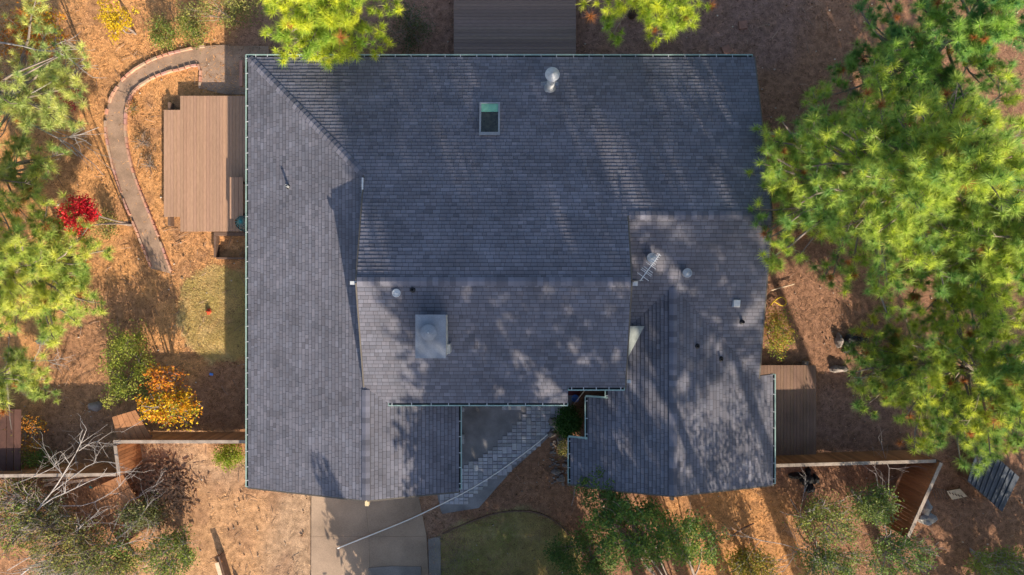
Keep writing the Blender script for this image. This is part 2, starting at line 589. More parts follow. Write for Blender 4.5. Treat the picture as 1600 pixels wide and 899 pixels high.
# pavers of the new walk: squares and a few long ones, each its own block
PAVE = px_poly([(700, 724), (720, 726), (745, 722), (772, 698), (798, 672), (824, 640), (832, 615), (885, 615), (886, 650),
                (862, 676), (830, 704), (800, 729), (768, 752), (742, 772), (727, 790), (693, 793), (684, 768), (700, 764)])
walk = empty('paver_walk', (0, -8, 0.0), 'unfinished walk of grey concrete pavers with stepped edges', 'walkway')
pav = []
S = .205
for i in range(-20, 20):
    j = -60
    while j < 10:
        w = 1
        if rng.random() < .22: w = 2
        x0, x1 = (i) * S, (i + 1) * S
        y0, y1 = j * S * .75, (j + w) * S * .75
        j += w
        c = np.array([[(x0 + x1) / 2, (y0 + y1) / 2]])
        if inside(c, PAVE)[0]:
            pav.append((x0, x1, y0, y1))
pav.sort(key=lambda r: -(r[1] - r[0]) * (r[3] - r[2]))
rest = MB()
for k, (x0, x1, y0, y1) in enumerate(pav):
    g = .005
    z = .055 + rnd(-.004, .004)
    t = rnd(.75, 1.22); tc = (t, t * rnd(.97, 1.01), t * rnd(.96, 1.04))
    b = rest if k >= 300 else MB()
    e = .012
    b.hexa([(x0 + g, y0 + g, .0), (x1 - g, y0 + g, .0), (x1 - g, y1 - g, .0), (x0 + g, y1 - g, .0),
            (x0 + g, y0 + g, z - e), (x1 - g, y0 + g, z - e), (x1 - g, y1 - g, z - e), (x0 + g, y1 - g, z - e)], tc)
    b.hexa([(x0 + g, y0 + g, z - e), (x1 - g, y0 + g, z - e), (x1 - g, y1 - g, z - e), (x0 + g, y1 - g, z - e),
            (x0 + g + e, y0 + g + e, z), (x1 - g - e, y0 + g + e, z), (x1 - g - e, y1 - g - e, z), (x0 + g + e, y1 - g - e, z)], tc)
    if k < 300:
        b.build('paver', 'paver', walk)
if rest.f:
    tag(rest.build('paver_field', 'paver', walk), kind='stuff')

# ================================================================== HOUSE
house = empty('house', (0, 0, 0), 'low house with dark charcoal shingle roofs, seen from straight above', 'house')
E0 = 2.4


def zN(x, y): return E0 + (9.0 - y) / 3
def zW(x, y): return E0 + (x + 10.3) / 3
def zWE(x, y): return 4.05 - (x + 5.35) / 3
def zS(x, y): return 5.33 - (.21 - y) / 3
def zES(x, y): return 4.53 - (2.59 - y) / 3
def zSW(x, y): return 3.687 - (5.99 - x) / 3
def zSW2(x, y): return 3.034 - (4.03 - x) / 2
def zSE(x, y): return 3.687 - (x - 5.99) / 3


SLOPES = [
    # name, height, upslope direction in plan, eave origin, length range along the eave, run, convex pieces
    ('north_slope', zN, (0, -1), (0, 9.0), [[(-10.3, 9), (-5.4, 9), (-5.4, 4.1)], [(-5.4, 9), (4.14, 9), (4.14, .21), (-5.4, .21)],
                                            [(4.14, 9), (9.45, 9), (9.33, 2.59), (4.14, 2.59)]]),
    ('west_slope', zW, (1, 0), (-10.3, 0), [[(-10.3, 9), (-10.3, -7.8), (-5.35, -7.8), (-5.35, 4.05)]]),
    ('garage_east_slope', zWE, (-1, 0), (-2.03, 0), [[(-5.35, -7.8), (-2.03, -7.8), (-2.03, -3.7), (-5.35, -3.62)]]),
    ('south_slope', zS, (0, 1), (0, -4.27), [[(-5.4, .21), (-5.4, -3.63), (-4.56, -4.27), (2.06, -4.27), (2.06, .21)],
                                             [(2.06, .21), (2.06, -3.67), (4.14, -3.67), (4.14, .21)]]),
    ('east_wing_slope', zES, (0, 1), (0, -3.55), [[(4.14, 2.59), (5.99, 2.59), (5.99, .06), (4.14, -1.79)],
                                                  [(5.99, 2.59), (9.33, 2.59), (9.6, -3.55), (5.99, .06)]]),
    ('bedroom_west_slope', zSW, (1, 0), (4.03, 0), [[(5.99, .06), (5.99, -7.74), (4.03, -7.74), (4.03, -1.9)]]),
    ('porch_slope', zSW2, (1, 0), (2.30, 0), [[(4.03, -3.3), (3.67, -3.3), (3.67, -4.26), (4.03, -4.26)],
                                              [(4.03, -4.26), (2.94, -4.26), (2.94, -5.9), (4.03, -5.9)],
                                              [(4.03, -5.9), (2.30, -5.9), (2.30, -7.74), (4.03, -7.74)]]),
    ('bedroom_east_slope', zSE, (-1, 0), (10.24, 0), [[(5.99, .06), (9.6, -3.55), (9.6, -7.74), (5.99, -7.74)], [(9.6, -3.45), (10.24, -3.4), (10.24, -7.74), (9.6, -7.74)]]),
]
slope_obj = {}
EXPO = .138
for name, zf, up, org, pieces in SLOPES:
    deck = MB()
    pieces = [ccw(p) for p in pieces]
    for p in pieces:
        deck.prism(p, lambda x, y, f=zf: f(x, y) - .16, lambda x, y, f=zf: f(x, y) - .012)
    so = deck.build(name, 'roof_deck', house)
    slope_obj[name] = so
    ux, uy = -up[1], up[0]
    allp = [q for p in pieces for q in p]
    vs_ = [(q[0] - org[0]) * up[0] + (q[1] - org[1]) * up[1] for q in allp]
    us_ = [(q[0] - org[0]) * ux + (q[1] - org[1]) * uy for q in allp]
    tabs = MB()
    singles = []
    v = min(vs_)
    row = 0
    while v < max(vs_):
        u = min(us_) - rnd(0, .3)
        lift = .016
        rowt = rnd(.95, 1.05)
        while u < max(us_):
            w = float(rng.choice([.12, .16, .2, .24, .28, .34], p=[.1, .2, .22, .22, .16, .1]))
            t = float(np.clip(rng.normal(1.0, .10), .75, 1.32)) * rowt
            warm = rnd(-.02, .03)
            tc = (t * (1 + warm), t, t * (1 - warm * .6))
            dc = tuple(k * .62 for k in tc)  # darker tone: paints the course shadow line into the upper strip and butt
            hh = lift + rnd(0, .010)

            def P(uu, vv):
                return (org[0] + ux * uu + up[0] * vv, org[1] + uy * uu + up[1] * vv)
            g = .004
            faces = []
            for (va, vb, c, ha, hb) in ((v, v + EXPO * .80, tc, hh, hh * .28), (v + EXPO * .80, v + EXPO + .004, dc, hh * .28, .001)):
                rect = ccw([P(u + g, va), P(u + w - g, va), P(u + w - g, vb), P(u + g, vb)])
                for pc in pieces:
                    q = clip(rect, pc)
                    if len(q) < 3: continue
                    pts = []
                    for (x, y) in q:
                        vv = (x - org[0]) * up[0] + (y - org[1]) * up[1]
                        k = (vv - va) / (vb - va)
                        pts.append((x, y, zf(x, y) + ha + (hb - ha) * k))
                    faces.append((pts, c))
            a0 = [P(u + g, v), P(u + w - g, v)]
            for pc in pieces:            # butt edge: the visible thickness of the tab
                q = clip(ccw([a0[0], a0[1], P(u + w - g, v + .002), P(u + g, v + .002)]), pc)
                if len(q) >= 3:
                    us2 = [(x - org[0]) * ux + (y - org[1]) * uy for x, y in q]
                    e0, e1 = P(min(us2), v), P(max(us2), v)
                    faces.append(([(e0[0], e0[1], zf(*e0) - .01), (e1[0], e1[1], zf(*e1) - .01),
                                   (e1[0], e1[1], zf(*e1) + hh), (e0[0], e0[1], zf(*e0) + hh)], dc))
            if faces:
                cx, cy = P(u + w / 2, v + EXPO / 2)
                if name == 'west_slope' and len(faces) == 3 and w >= .19:
                    singles.append((math.hypot(cx, cy), faces))
                else:
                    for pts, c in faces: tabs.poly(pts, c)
            u += w
        v += EXPO
        row += 1
    singles.sort(key=lambda s: s[0])
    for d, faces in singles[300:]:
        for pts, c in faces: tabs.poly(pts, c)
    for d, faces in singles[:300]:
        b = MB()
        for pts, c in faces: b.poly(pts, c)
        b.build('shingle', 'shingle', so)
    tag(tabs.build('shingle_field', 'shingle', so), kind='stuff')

# ridge and hip caps, every cap a piece
capm = []
for k in range(5):
    b = MB()
    t = .72 + .12 * k
    tc = (t, t, t * 1.02)
    L_, wd, dr, th = .215, .15, .05, .022
    for sgn in (-1, 1):
        P = [(-L_ / 2, 0, .0), (L_ / 2, 0, 0), (L_ / 2, sgn * wd, -dr), (-L_ / 2, sgn * wd, -dr)]
        Pt = [(-L_ / 2, 0, th), (L_ / 2, 0, th * .3), (L_ / 2, sgn * wd, -dr + th * .3), (-L_ / 2, sgn * wd, -dr + th)]
        if sgn < 0: P, Pt = [P[i] for i in (1, 0, 3, 2)], [Pt[i] for i in (1, 0, 3, 2)]
        b.hexa(P + Pt, tc)
    me_ = b.mesh('ridge_cap'); me_.materials.append(MATS['shingle']); capm.append(me_)


def caps(a, b, parent, name='ridge_cap'):
    a, b = Vector(a), Vector(b)
    d = (b - a); L_ = d.length; d.normalize()
    side = Vector((0, 0, 1)).cross(d).normalized()
    upv = d.cross(side)
    R = Matrix((d, side, upv)).transposed().to_euler()
    n_ = int(L_ / .2)
    for k in range(n_):
        p = a + d * (L_ * (k + .5) / n_)
        o = link(name, capm[int(rng.integers(5))], None, parent, p + Vector((0, 0, .035)), R)


caps((-10.25, 8.95, zN(0, 8.95)), (-5.45, 4.15, zN(0, 4.15)), slope_obj['north_slope'], 'hip_cap')
caps((-5.38, .21, 5.33), (4.12, .21, 5.33), slope_obj['south_slope'])
caps((4.2, 2.59, 4.53), (9.3, 2.59, 4.53), slope_obj['east_wing_slope'])
caps((-5.35, -7.78, 4.05), (-5.35, -3.75, 4.05), slope_obj['west_slope'])
caps((5.99, -7.72, 3.687), (5.99, .0, 3.687), slope_obj['bedroom_west_slope'])

# walls below the roofs
for poly, zt in (
        ([(-9.8, 8.5), (9.0, 8.5), (9.0, 2.6), (-9.8, 2.6)], lambda x, y: min(zN(x, y), zW(x, y) if x < -5.3 else 99) - .2),
        ([(-9.8, 2.6), (-5.45, 2.6), (-5.45, -7.3), (-9.8, -7.3)], lambda x, y: zW(x, y) - .2),
        ([(-5.45, -4.2), (-2.5, -4.2), (-2.5, -7.3), (-5.45, -7.3)], lambda x, y: zWE(x, y) - .2),
        ([(-5.2, 2.6), (4.05, 2.6), (4.05, .21), (-5.2, .21)], lambda x, y: zN(x, y) - .2),
        ([(-5.2, .21), (4.05, .21), (4.05, -3.2), (-5.2, -3.2)], lambda x, y: zS(x, y) - .2),
        ([(4.05, 2.6), (9.0, 2.6), (9.0, -2.9), (4.05, -2.9)], lambda x, y: min(zES(x, y), 9) - .35),
        ([(4.3, -2.9), (5.99, -2.9), (5.99, -7.3), (4.3, -7.3)], lambda x, y: zSW(x, y) - .2),
        ([(3.3, -4.9), (4.3, -4.9), (4.3, -7.3), (3.3, -7.3)], lambda x, y: 2.2),
        ([(5.99, -2.9), (9.75, -2.9), (9.75, -7.3), (5.99, -7.3)], lambda x, y: zSE(x, y) - .35)):
    mb = MB(); mb.prism(poly, -.2, zt); mb.build('wall', 'house_wall', house)
# upper gable walls of the tall middle part (they stand on the lower roofs)
for x0, x1 in ((-5.33, -5.2), (4.05, 4.1)):
    mb = MB()
    pr = [(4.0, 3.6), (.21, 5.33 - .19), (-3.6, 3.85), (-3.6, 2.9), (4.0, 2.9)]
    A = [(x0, y, z) for y, z in pr]; B_ = [(x1, y, z) for y, z in pr]
    n_ = len(pr)
    mb.poly(A[::-1]); mb.poly(B_)
    for k in range(n_):
        q = (k + 1) % n_
        mb.poly([A[k], A[q], B_[q], B_[k]])
    mb.build('gable_wall', 'house_wall', house)
# fascia and rake boards
rb = [((-5.43, 4.1, zN(0, 4.1)), (-5.43, .21, 5.33)), ((-5.43, .21, 5.33), (-5.43, -3.6, zS(0, -3.6))),
      ((4.17, .21, 5.33), (4.17, -3.67, zS(0, -3.67))), ((4.17, 2.55, zN(0, 2.55)), (4.17, .21, 5.33)),
      ((-10.3, -7.83, zW(-10.3, 0)), (-5.35, -7.83, 4.05)), ((-5.35, -7.83, 4.05), (-2.03, -7.83, zWE(-2.03, 0))),
      ((4.03, -7.77, zSW2(4.03, 0)), (5.99, -7.77, 3.687)), ((2.3, -7.77, zSW2(2.3, 0)), (4.03, -7.77, zSW2(4.03, 0))),
      ((5.99, -7.77, 3.687), (10.24, -7.77, zSE(10.24, 0))),
      ((9.48, 9.0, zN(0, 9)), (9.36, 2.59, 4.53)), ((9.36, 2.59, 4.53), (9.63, -3.5, zES(0, -3.5)))]
for a, b in rb:
    mb = MB(); a, b = Vector(a), Vector(b)
    mb.beam(a - Vector((0, 0, .17)), b - Vector((0, 0, .17)), .05, .17)
    mb.build('rake_board', 'fascia', house)
mb = MB(); mb.beam((-5.35, -8.05, 3.72), (-5.35, -7.5, 3.72), .13, .2); mb.build('ridge_beam', 'cream_beam', house)
mb = MB(); mb.beam((5.99, -7.95, 3.36), (5.99, -7.4, 3.36), .13, .2); mb.build('ridge_beam', 'fascia', house)
for x, y, z in ((-5.52, .16, 5.16), (-5.5, -3.62, 3.9), (4.26, -3.45, 3.95), (4.3, .12, 5.1)):
    mb = MB(); mb.box(x - .14, x + .1, y - .06, y + .06, z - .1, z + .04); mb.build('beam_end', 'white_metal', house)
mb = MB(); mb.box(-5.47, -5.41, 3.2, 4.0, 4.0, 4.22); mb.build('drip_flashing', 'white_metal', house)
# cricket: pale grey metal wedge in the valley beside the tall gable
mb = MB()
q = [(4.17, -1.45), (4.98, -1.45), (4.17, -3.1)]
top = [(4.17, -1.45, 3.42), (4.98, -1.45, 3.40), (4.17, -3.1, 3.14)]
bot = [(x, y, 2.9) for x, y in q]
mb.poly(top[::-1]); mb.poly(bot)
for k in range(3):
    j = (k + 1) % 3
    mb.poly([bot[k], top[k], top[j], bot[j]])
mb.build('cricket_flashing', 'flashing_grey', house)
# garage door, entry door
mb = MB()
for k in range(4):
    mb.box(-8.6, -3.6, -7.36, -7.32, .05 + k * .54, .05 + k * .54 + .51)
mb.build('garage_door', 'chase_siding', house)
mb = MB(); mb.box(2.25, 3.2, -3.26, -3.21, .03, 2.1)
dr = mb.build('front_door', 'door_red', house)
mb = MB(); mb.lathe((2.35, -3.3, 1.0), [(.03, -.03), (.035, 0), (.03, .03)], 8); mb.build('handle', 'galvanized', dr)

# gutters with their hangers
hb = MB(); hb.box(-.012, .012, -.05, .062, -.012, .008)
hang_me = hb.mesh('gutter_hanger'); hang_me.materials.append(MATS['white_metal'])


def gutter(a, b, out, z, step=.62):
    a, b = Vector((a[0], a[1], z)), Vector((b[0], b[1], z))
    o = Vector((out[0], out[1], 0)); d = (b - a).normalized()
    g = MB()

    def strip(o0, o1, z0, z1):
        g.hexa([a + o * o0 + Vector((0, 0, z0)), a + o * o1 + Vector((0, 0, z0)), b + o * o1 + Vector((0, 0, z0)), b + o * o0 + Vector((0, 0, z0)),
                a + o * o0 + Vector((0, 0, z1)), a + o * o1 + Vector((0, 0, z1)), b + o * o1 + Vector((0, 0, z1)), b + o * o0 + Vector((0, 0, z1))])
    strip(-.03, -.02, -.13, -.02)
    strip(-.02, .085, -.13, -.12)
    strip(.085, .095, -.13, -.002)
    strip(.068, .112, -.002, .010)
    for e in (a, b):
        s_ = d * .012
        g.hexa([e - s_ + o * -.02 + Vector((0, 0, -.13)), e + s_ + o * -.02 + Vector((0, 0, -.13)), e + s_ + o * .1 + Vector((0, 0, -.13)), e - s_ + o * .1 + Vector((0, 0, -.13)),
                e - s_ + o * -.02 + Vector((0, 0, 0.005)), e + s_ + o * -.02 + Vector((0, 0, 0.005)), e + s_ + o * .1 + Vector((0, 0, 0.005)), e - s_ + o * .1 + Vector((0, 0, 0.005))])
    go = g.build('gutter', 'gutter_mint', house)
    db = MB()
    db.hexa([a + o * -.018 + Vector((0, 0, -.119)), a + o * .084 + Vector((0, 0, -.119)), b + o * .084 + Vector((0, 0, -.119)), b + o * -.018 + Vector((0, 0, -.119)),
             a + o * -.018 + Vector((0, 0, -.085)), a + o * .084 + Vector((0, 0, -.085)), b + o * .084 + Vector((0, 0, -.085)), b + o * -.018 + Vector((0, 0, -.085))])
    db.build('gutter_debris', 'gutter_dirt', go)
    n_ = max(2, int((b - a).length / step))
    ang = math.atan2(o.y, o.x) - math.pi / 2
    for k in range(n_ + 1):
        t = (k + .25 + rnd(-.08, .08)) / (n_ + .5)
        p = a + (b - a) * min(t, .985) + o * .035 + Vector((0, 0, .012))
        link('gutter_hanger', hang_me, None, go, p, (0, 0, ang))
    return go


gutter((-10.3, 9.1), (-10.3, -7.78), (-1, 0), E0)
gutter((9.4, 9.0), (-10.3, 9.0), (0, 1), E0)
gutter((-2.03, -7.7), (-2.03, -4.3), (1, 0), zWE(-2.03, 0))
gutter((-4.56, -4.27), (2.06, -4.27), (0, -1), zS(0, -4.27), .68)
gutter((2.06, -3.67), (4.12, -3.67), (0, -1), zS(0, -3.67), .5)
gutter((3.67, -4.2), (3.67, -3.62), (-1, 0), zSW2(3.67, 0), .3)
gutter((2.94, -5.9), (2.94, -4.26), (-1, 0), zSW2(2.94, 0), .55)
gutter((2.30, -7.7), (2.30, -5.9), (-1, 0), zSW2(2.30, 0), .55)
gutter((10.24, -7.7), (10.24, -3.4), (1, 0), zSE(10.24, 0))
for a, b in (((2.88, -4.22, zSW2(2.88, 0) + .0), (3.68, -4.22, zSW2(3.68, 0) + .0)), ((2.24, -5.86, zSW2(2.24, 0)), (2.95, -5.86, zSW2(2.95, 0)))):
    mb = MB(); mb.beam(Vector(a), Vector(b), .07, .04); mb.build('drip_edge', 'gutter_mint', house)

# skylight
sk0, sk1, s0, s1 = -1.22, -.46, 5.74, 7.03
sky_p = MB()


def on_n(x, y, h): return (x, y, zN(x, y) + h)


def slab(mb_, x0, x1, y0, y1, h0, h1):
    mb_.hexa([on_n(x0, y0, h0), on_n(x1, y0, h0), on_n(x1, y1, h0), on_n(x0, y1, h0),
              on_n(x0, y0, h1), on_n(x1, y0, h1), on_n(x1, y1, h1), on_n(x0, y1, h1)])


slab(sky_p, sk0, sk1, s0, s1, -.02, .10)
sko = sky_p.build('skylight', 'flashing_grey', house)
fr = MB()
slab(fr, sk0 - .01, sk0 + .06, s0, s1, .10, .14); slab(fr, sk1 - .06, sk1 + .01, s0, s1, .10, .14)
slab(fr, sk0 + .06, sk1 - .06, s1 - .06, s1, .10, .14); slab(fr, sk0 - .01, sk1 + .01, s0 - .06, s0 + .06, .1005, .145)
fr.build('frame', 'sheet_metal', sko)
gl = MB(); slab(gl, sk0 + .06, sk1 - .06, s0 + .06, s1 - .40, .101, .112); gl.build('pane', 'glass_dark', sko)
gl = MB(); slab(gl, sk0 + .06, sk1 - .06, s1 - .398, s1 - .06, .101, .114); gl.build('shade', 'mint_shade', sko)

# flue with cone cap
fx, fy = W(859, 138, 2.9)[:2]
fz = zN(fx, fy)
mb = MB(); mb.lathe((fx, fy, fz - .1), [(.24, 0), (.22, .16), (.15, .2), (.15, 1.75)], 20)
fl = mb.build('flue_pipe', 'galvanized', house, smooth=True)
mb = MB(); mb.lathe((fx, fy, fz + 1.7), [(.26, 0), (.265, .03), (.02, .17)], 24); mb.build('rain_cap', 'galvanized', fl)
mb = MB(); mb.box(fx - .34, fx + .34, fy - .27, fy + .27, fz - .14, fz - .02)
mb.build('flue_flashing', 'sheet_metal', fl)
for sg in (-1, 1):
    mb = MB(); mb.tube([(fx + sg * .1, fy, fz + .9), (fx + sg * .33, fy + .25, fz - .05)], .012, 5); mb.build('brace', 'galvanized', fl)

# chimney chase
cx0, cx1, cy0, cy1, ct = -3.28, -2.24, -2.40, -.92, 5.9
mb = MB(); mb.box(cx0 + .04, cx1 - .04, cy0 + .04, cy1 - .04, 4.2, ct - .06)
ch = mb.build('chimney', 'chase_siding', house)
mb = MB(); mb.hexa([(cx0, cy0, ct - .08), (cx1, cy0, ct - .08), (cx1, cy1, ct - .08), (cx0, cy1, ct - .08),
                    (cx0, cy0, ct), (cx1, cy0, ct), (cx1, cy1, ct), (cx0, cy1, ct)])
mb.poly([(cx0 + .01, cy0 + .01, ct + .003), (cx1 - .01, cy0 + .01, ct + .003), ((cx0 + cx1) / 2, (cy0 + cy1) / 2 + .2, ct + .035)])
mb.poly([(cx1 - .01, cy0 + .01, ct + .003), (cx1 - .01, cy1 - .01, ct + .003), ((cx0 + cx1) / 2, (cy0 + cy1) / 2 + .2, ct + .035)])
mb.poly([(cx1 - .01, cy1 - .01, ct + .003), (cx0 + .01, cy1 - .01, ct + .003), ((cx0 + cx1) / 2, (cy0 + cy1) / 2 + .2, ct + .035)])
mb.poly([(cx0 + .01, cy1 - .01, ct + .003), (cx0 + .01, cy0 + .01, ct + .003), ((cx0 + cx1) / 2, (cy0 + cy1) / 2 + .2, ct + .035)])
mb.build('chase_cover', 'sheet_metal', ch)
kx, ky = W(669.5, 520, ct + .2)[:2]
mb = MB(); mb.lathe((kx, ky, ct), [(.2, 0), (.2, .14), (.27, .145), (.275, .17), (.21, .20), (.2, .205), (.13, .235), (.12, .24), (.05, .27), (.01, .275)], 28)
mb.build('chimney_cap', 'sheet_metal', ch)
mb = MB(); mb.lathe((kx, ky, ct + .272), [(.028, 0), (.02, .03), (.004, .04)], 10); mb.build('cap_screw', 'white_metal', ch)
mb = MB(); mb.box(cx1 - .035, cx1 + .06, cy0 + .08, cy0 + .4, 4.4, 5.15); mb.build('side_flashing', 'chase_siding', ch)


# roof vents
def roof_vent(px, py, zf, r, h, m, kind='round'):
    z = 4.0
    for _ in range(4):
        p = W(px, py, z); z = zf(p.x, p.y)
    p = W(px, py, z)
    if kind == 'round':
        mb = MB(); mb.lathe((p.x, p.y, z - .06), [(r * .85, 0), (r * .85, h), (r * 1.12, h + .005), (r * 1.14, h + .05), (r * .95, h + .055), (r * .9, h + .03), (r * .3, h + .05), (.01, h + .07)], 20)
        o = mb.build('roof_vent', m, house)
        mb = MB(); mb.hexa([(p.x - r * 1.5, p.y - r * 1.7, zf(p.x, p.y - r * 1.7) + .015), (p.x + r * 1.5, p.y - r * 1.7, zf(p.x, p.y - r * 1.7) + .015), (p.x + r * 1.5, p.y + r, zf(p.x, p.y + r) + .015), (p.x - r * 1.5, p.y + r, zf(p.x, p.y + r) + .015),
                            (p.x - r * 1.5, p.y - r * 1.7, zf(p.x, p.y - r * 1.7) + .026), (p.x + r * 1.5, p.y - r * 1.7, zf(p.x, p.y - r * 1.7) + .026), (p.x + r * 1.5, p.y + r, zf(p.x, p.y + r) + .026), (p.x - r * 1.5, p.y + r, zf(p.x, p.y + r) + .026)])
        mb.build('flashing', 'shingle', o)
    elif kind == 'stub':
        mb = MB(); mb.lathe((p.x, p.y, z - .06), [(r, 0), (r, h), (r * .75, h), (r * .72, h - .1)], 14)
        o = mb.build('plumbing_vent', m, house)
        mb = MB(); mb.lathe((p.x, p.y, z - .03), [(r * 2.2, 0), (r * 2.0, .05), (r * 1.1, .09)], 14); mb.build('boot', 'black_plastic', o)
    else:
        mb = MB(); mb.hexa([(p.x - r, p.y - r, zf(p.x, p.y - r)), (p.x + r, p.y - r, zf(p.x, p.y - r)), (p.x + r, p.y + r, zf(p.x, p.y + r) - .1), (p.x - r, p.y + r, zf(p.x, p.y + r) - .1),
                            (p.x - r * .8, p.y - r * .8, z + h * .6), (p.x + r * .8, p.y - r * .8, z + h * .6), (p.x + r * .8, p.y + r * .8, z + h), (p.x - r * .8, p.y + r * .8, z + h)])
        o = mb.build('box_vent', m, house)
    return o


roof_vent(1015, 404, zES, .16, .42, 'galvanized')
roof_vent(1070, 427, zES, .15, .40, 'galvanized')
roof_vent(620, 458, zS, .13, .12, 'white_metal')
roof_vent(645, 453, zS, .05, .2, 'black_plastic', 'stub')
roof_vent(1150, 474, zES, .15, .16, 'white_metal', 'box')
roof_vent(1159, 503, zES, .05, .28, 'black_plastic', 'stub')
roof_vent(1089, 541, zSE, .05, .25, 'black_plastic', 'stub')
roof_vent(1126, 561, zSE, .05, .25, 'black_plastic', 'stub')
roof_vent(451, 292, zW, .05, .36, 'galvanized', 'stub')

# television antenna on a short mast beside the tall gable
mast_z = zES(4.45, .3)
az = 5.55
ant = empty('antenna', (4.5, .25, mast_z), 'pale metal television antenna with crossbars beside the two round vents', 'antenna')
A0, A1 = W(1001, 438, az), W(1031, 397, az + .02)
mb = MB(); mb.tube([A0 - (A1 - A0) * .03, A1], .016, 6); mb.build('boom', 'white_metal', ant)
mb = MB(); mb.tube([(4.5, .25, mast_z - .1), (4.5, .25, az)], .02, 8); mb.build('mast', 'galvanized', ant)
bd = (A1 - A0).normalized(); sdv = Vector((bd.y, -bd.x, 0))
for t, hl in ((.13, .24), (.28, .22), (.33, .22), (.40, .19), (.55, .21), (.66, .1), (.74, .08), (.82, .075), (.9, .07), (.97, .075), (.60, .09)):
    p = A0.lerp(A1, t)
    mb = MB(); mb.tube([p - sdv * hl, p + sdv * hl], .010, 5); mb.build('crossbar', 'white_metal', ant)
mb = MB(); mb.beam(W(990, 441, mast_z + .02), W(996, 441, mast_z + .02), .1, .08); mb.build('mount', 'white_metal', ant)

# ================================================================== DECKS
def deck(name, label, x0, x1, y0, y1, z, along, m, cut=None, bw=.138, gap=.008):
    root = empty(name, ((x0 + x1) / 2, (y0 + y1) / 2, 0), label, 'deck')
    if along == 'y':
        n_ = int((x1 - x0) / bw)
        for k in range(n_):
            a, b = x0 + k * bw, x0 + (k + 1) * bw - gap
            lo, hi = y0, y1
            if cut: lo, hi = cut((a + b) / 2, y0, y1)
            mb = MB(); t = rnd(.93, 1.07); mb.box(a, b, lo, hi, z - .035, z + rnd(-.002, .002), (t, t * rnd(.98, 1.02), t * rnd(.96, 1.04)))
            mb.build('plank', m, root)
    else:
        n_ = int((y1 - y0) / bw)
        for k in range(n_):
            a, b = y0 + k * bw, y0 + (k + 1) * bw - gap
            mb = MB(); t = rnd(.86, 1.14); mb.box(x0, x1, a, b, z - .035, z + rnd(-.002, .002), (t, t * rnd(.98, 1.02), t * rnd(.96, 1.04)))
            mb.build('plank', m, root)
    for q in range(3):
        mb = MB(); xx = x0 + .2 + (x1 - x0 - .4) * q / 2
        mb.box(xx - .05, xx + .05, y0 + .25, y1 - .25, -.05, z - .037); mb.build('joist', 'timber_dark', root)
    return root


DZ = .36
d0, d1 = W(256, 362, DZ), W(279, 150, DZ)
yA, yB = W(256, 172, DZ).y, W(256, 339, DZ).y
deck('side_deck', 'tan brown plank deck beside the west eave with bench', d0.x, -9.82, d0.y, d1.y, DZ, 'y', 'deck_board',
     cut=lambda x, lo, hi: (yB, yA) if x < d1.x else (lo, hi))
t0, t1 = W(709, 0, .6), W(900, 0, .6)
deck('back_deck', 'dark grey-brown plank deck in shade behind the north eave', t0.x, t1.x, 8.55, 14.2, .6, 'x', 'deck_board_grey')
r0, r1 = W(1190, 712, .3), W(1279, 571, .3)
deck('east_deck', 'dark weathered plank deck beside the east eave gutter', 9.8, r1.x, r0.y - .1, r1.y, .3, 'y', 'deck_board_wet')

# bench on the side deck
bz = DZ + .45
b0, b1 = W(359, 342, bz), W(380, 277, bz)
bench = empty('bench', ((b0.x + b1.x) / 2, (b0.y + b1.y) / 2, DZ), 'narrow plank bench standing on the tan side deck', 'bench')
nb = 3
for k in range(nb):
    w = (b1.x - b0.x) / nb
    mb = MB(); t = rnd(.9, 1.15); mb.box(b0.x + k * w, b0.x + (k + 1) * w - .012, b0.y, b1.y, bz - .04, bz, (t, t, t)); mb.build('seat_plank', 'deck_board', bench)
for yy in (b0.y + .15, b1.y - .25):
    for xx in (b0.x + .04, b1.x - .12):
        mb = MB(); mb.box(xx, xx + .08, yy, yy + .09, DZ, bz - .042); mb.build('leg', 'timber_dark', bench)

# wire plant dome beside the bench
pc = W(376, 346, .9)
dome = empty('wire_dome', (pc.x, pc.y, DZ), 'round dark green wire dome at the end of the bench', 'plant cover')
for k in range(8):
    a = math.pi * k / 8
    pts = [(pc.x + .38 * math.cos(t) * math.cos(a), pc.y + .38 * math.cos(t) * math.sin(a), DZ + .02 + .55 * math.sin(t)) for t in np.linspace(0, math.pi, 11)]
    mb = MB(); mb.tube(pts, .012, 4); mb.build('rib', 'teal_rubber', dome)
for rr, zz in ((.38, .02), (.33, .28), (.2, .47)):
    pts = [(pc.x + rr * math.cos(t), pc.y + rr * math.sin(t), DZ + zz) for t in np.linspace(0, 2 * math.pi, 21)]
    mb = MB(); mb.tube(pts, .013, 4, cap=False); mb.build('hoop', 'black_plastic', dome)

# raised bed of dark timbers
rbz = .3
c0, c1 = W(334, 405, rbz), W(386, 363, rbz)
rbd = empty('raised_bed', ((c0.x + c1.x) / 2, (c0.y + c1.y) / 2, 0), 'raised garden bed framed in dark timber by the deck', 'planter')
for (xa, xb, ya, yb) in ((c0.x, -9.9, c1.y - .14, c1.y), (c0.x, c0.x + .09, c0.y + .07, c1.y - .145), (c0.x + .1, -9.9, c0.y, c0.y + .07)):
    mb = MB(); mb.box(xa, xb, ya, yb, -.05, rbz); mb.build('timber', 'timber_dark', rbd)
pp = W(377, 115, .05)
mb = MB(); mb.box(pp.x - .06, pp.x + .06, pp.y - .55, pp.y + .55, -.02, .09, (.9, .85, .9))
tag(mb.build('kerb_board', 'edging_brick', loc=(pp.x, pp.y, 0)), 'single pinkish edging board lying beside the north west corner of the house', 'board')


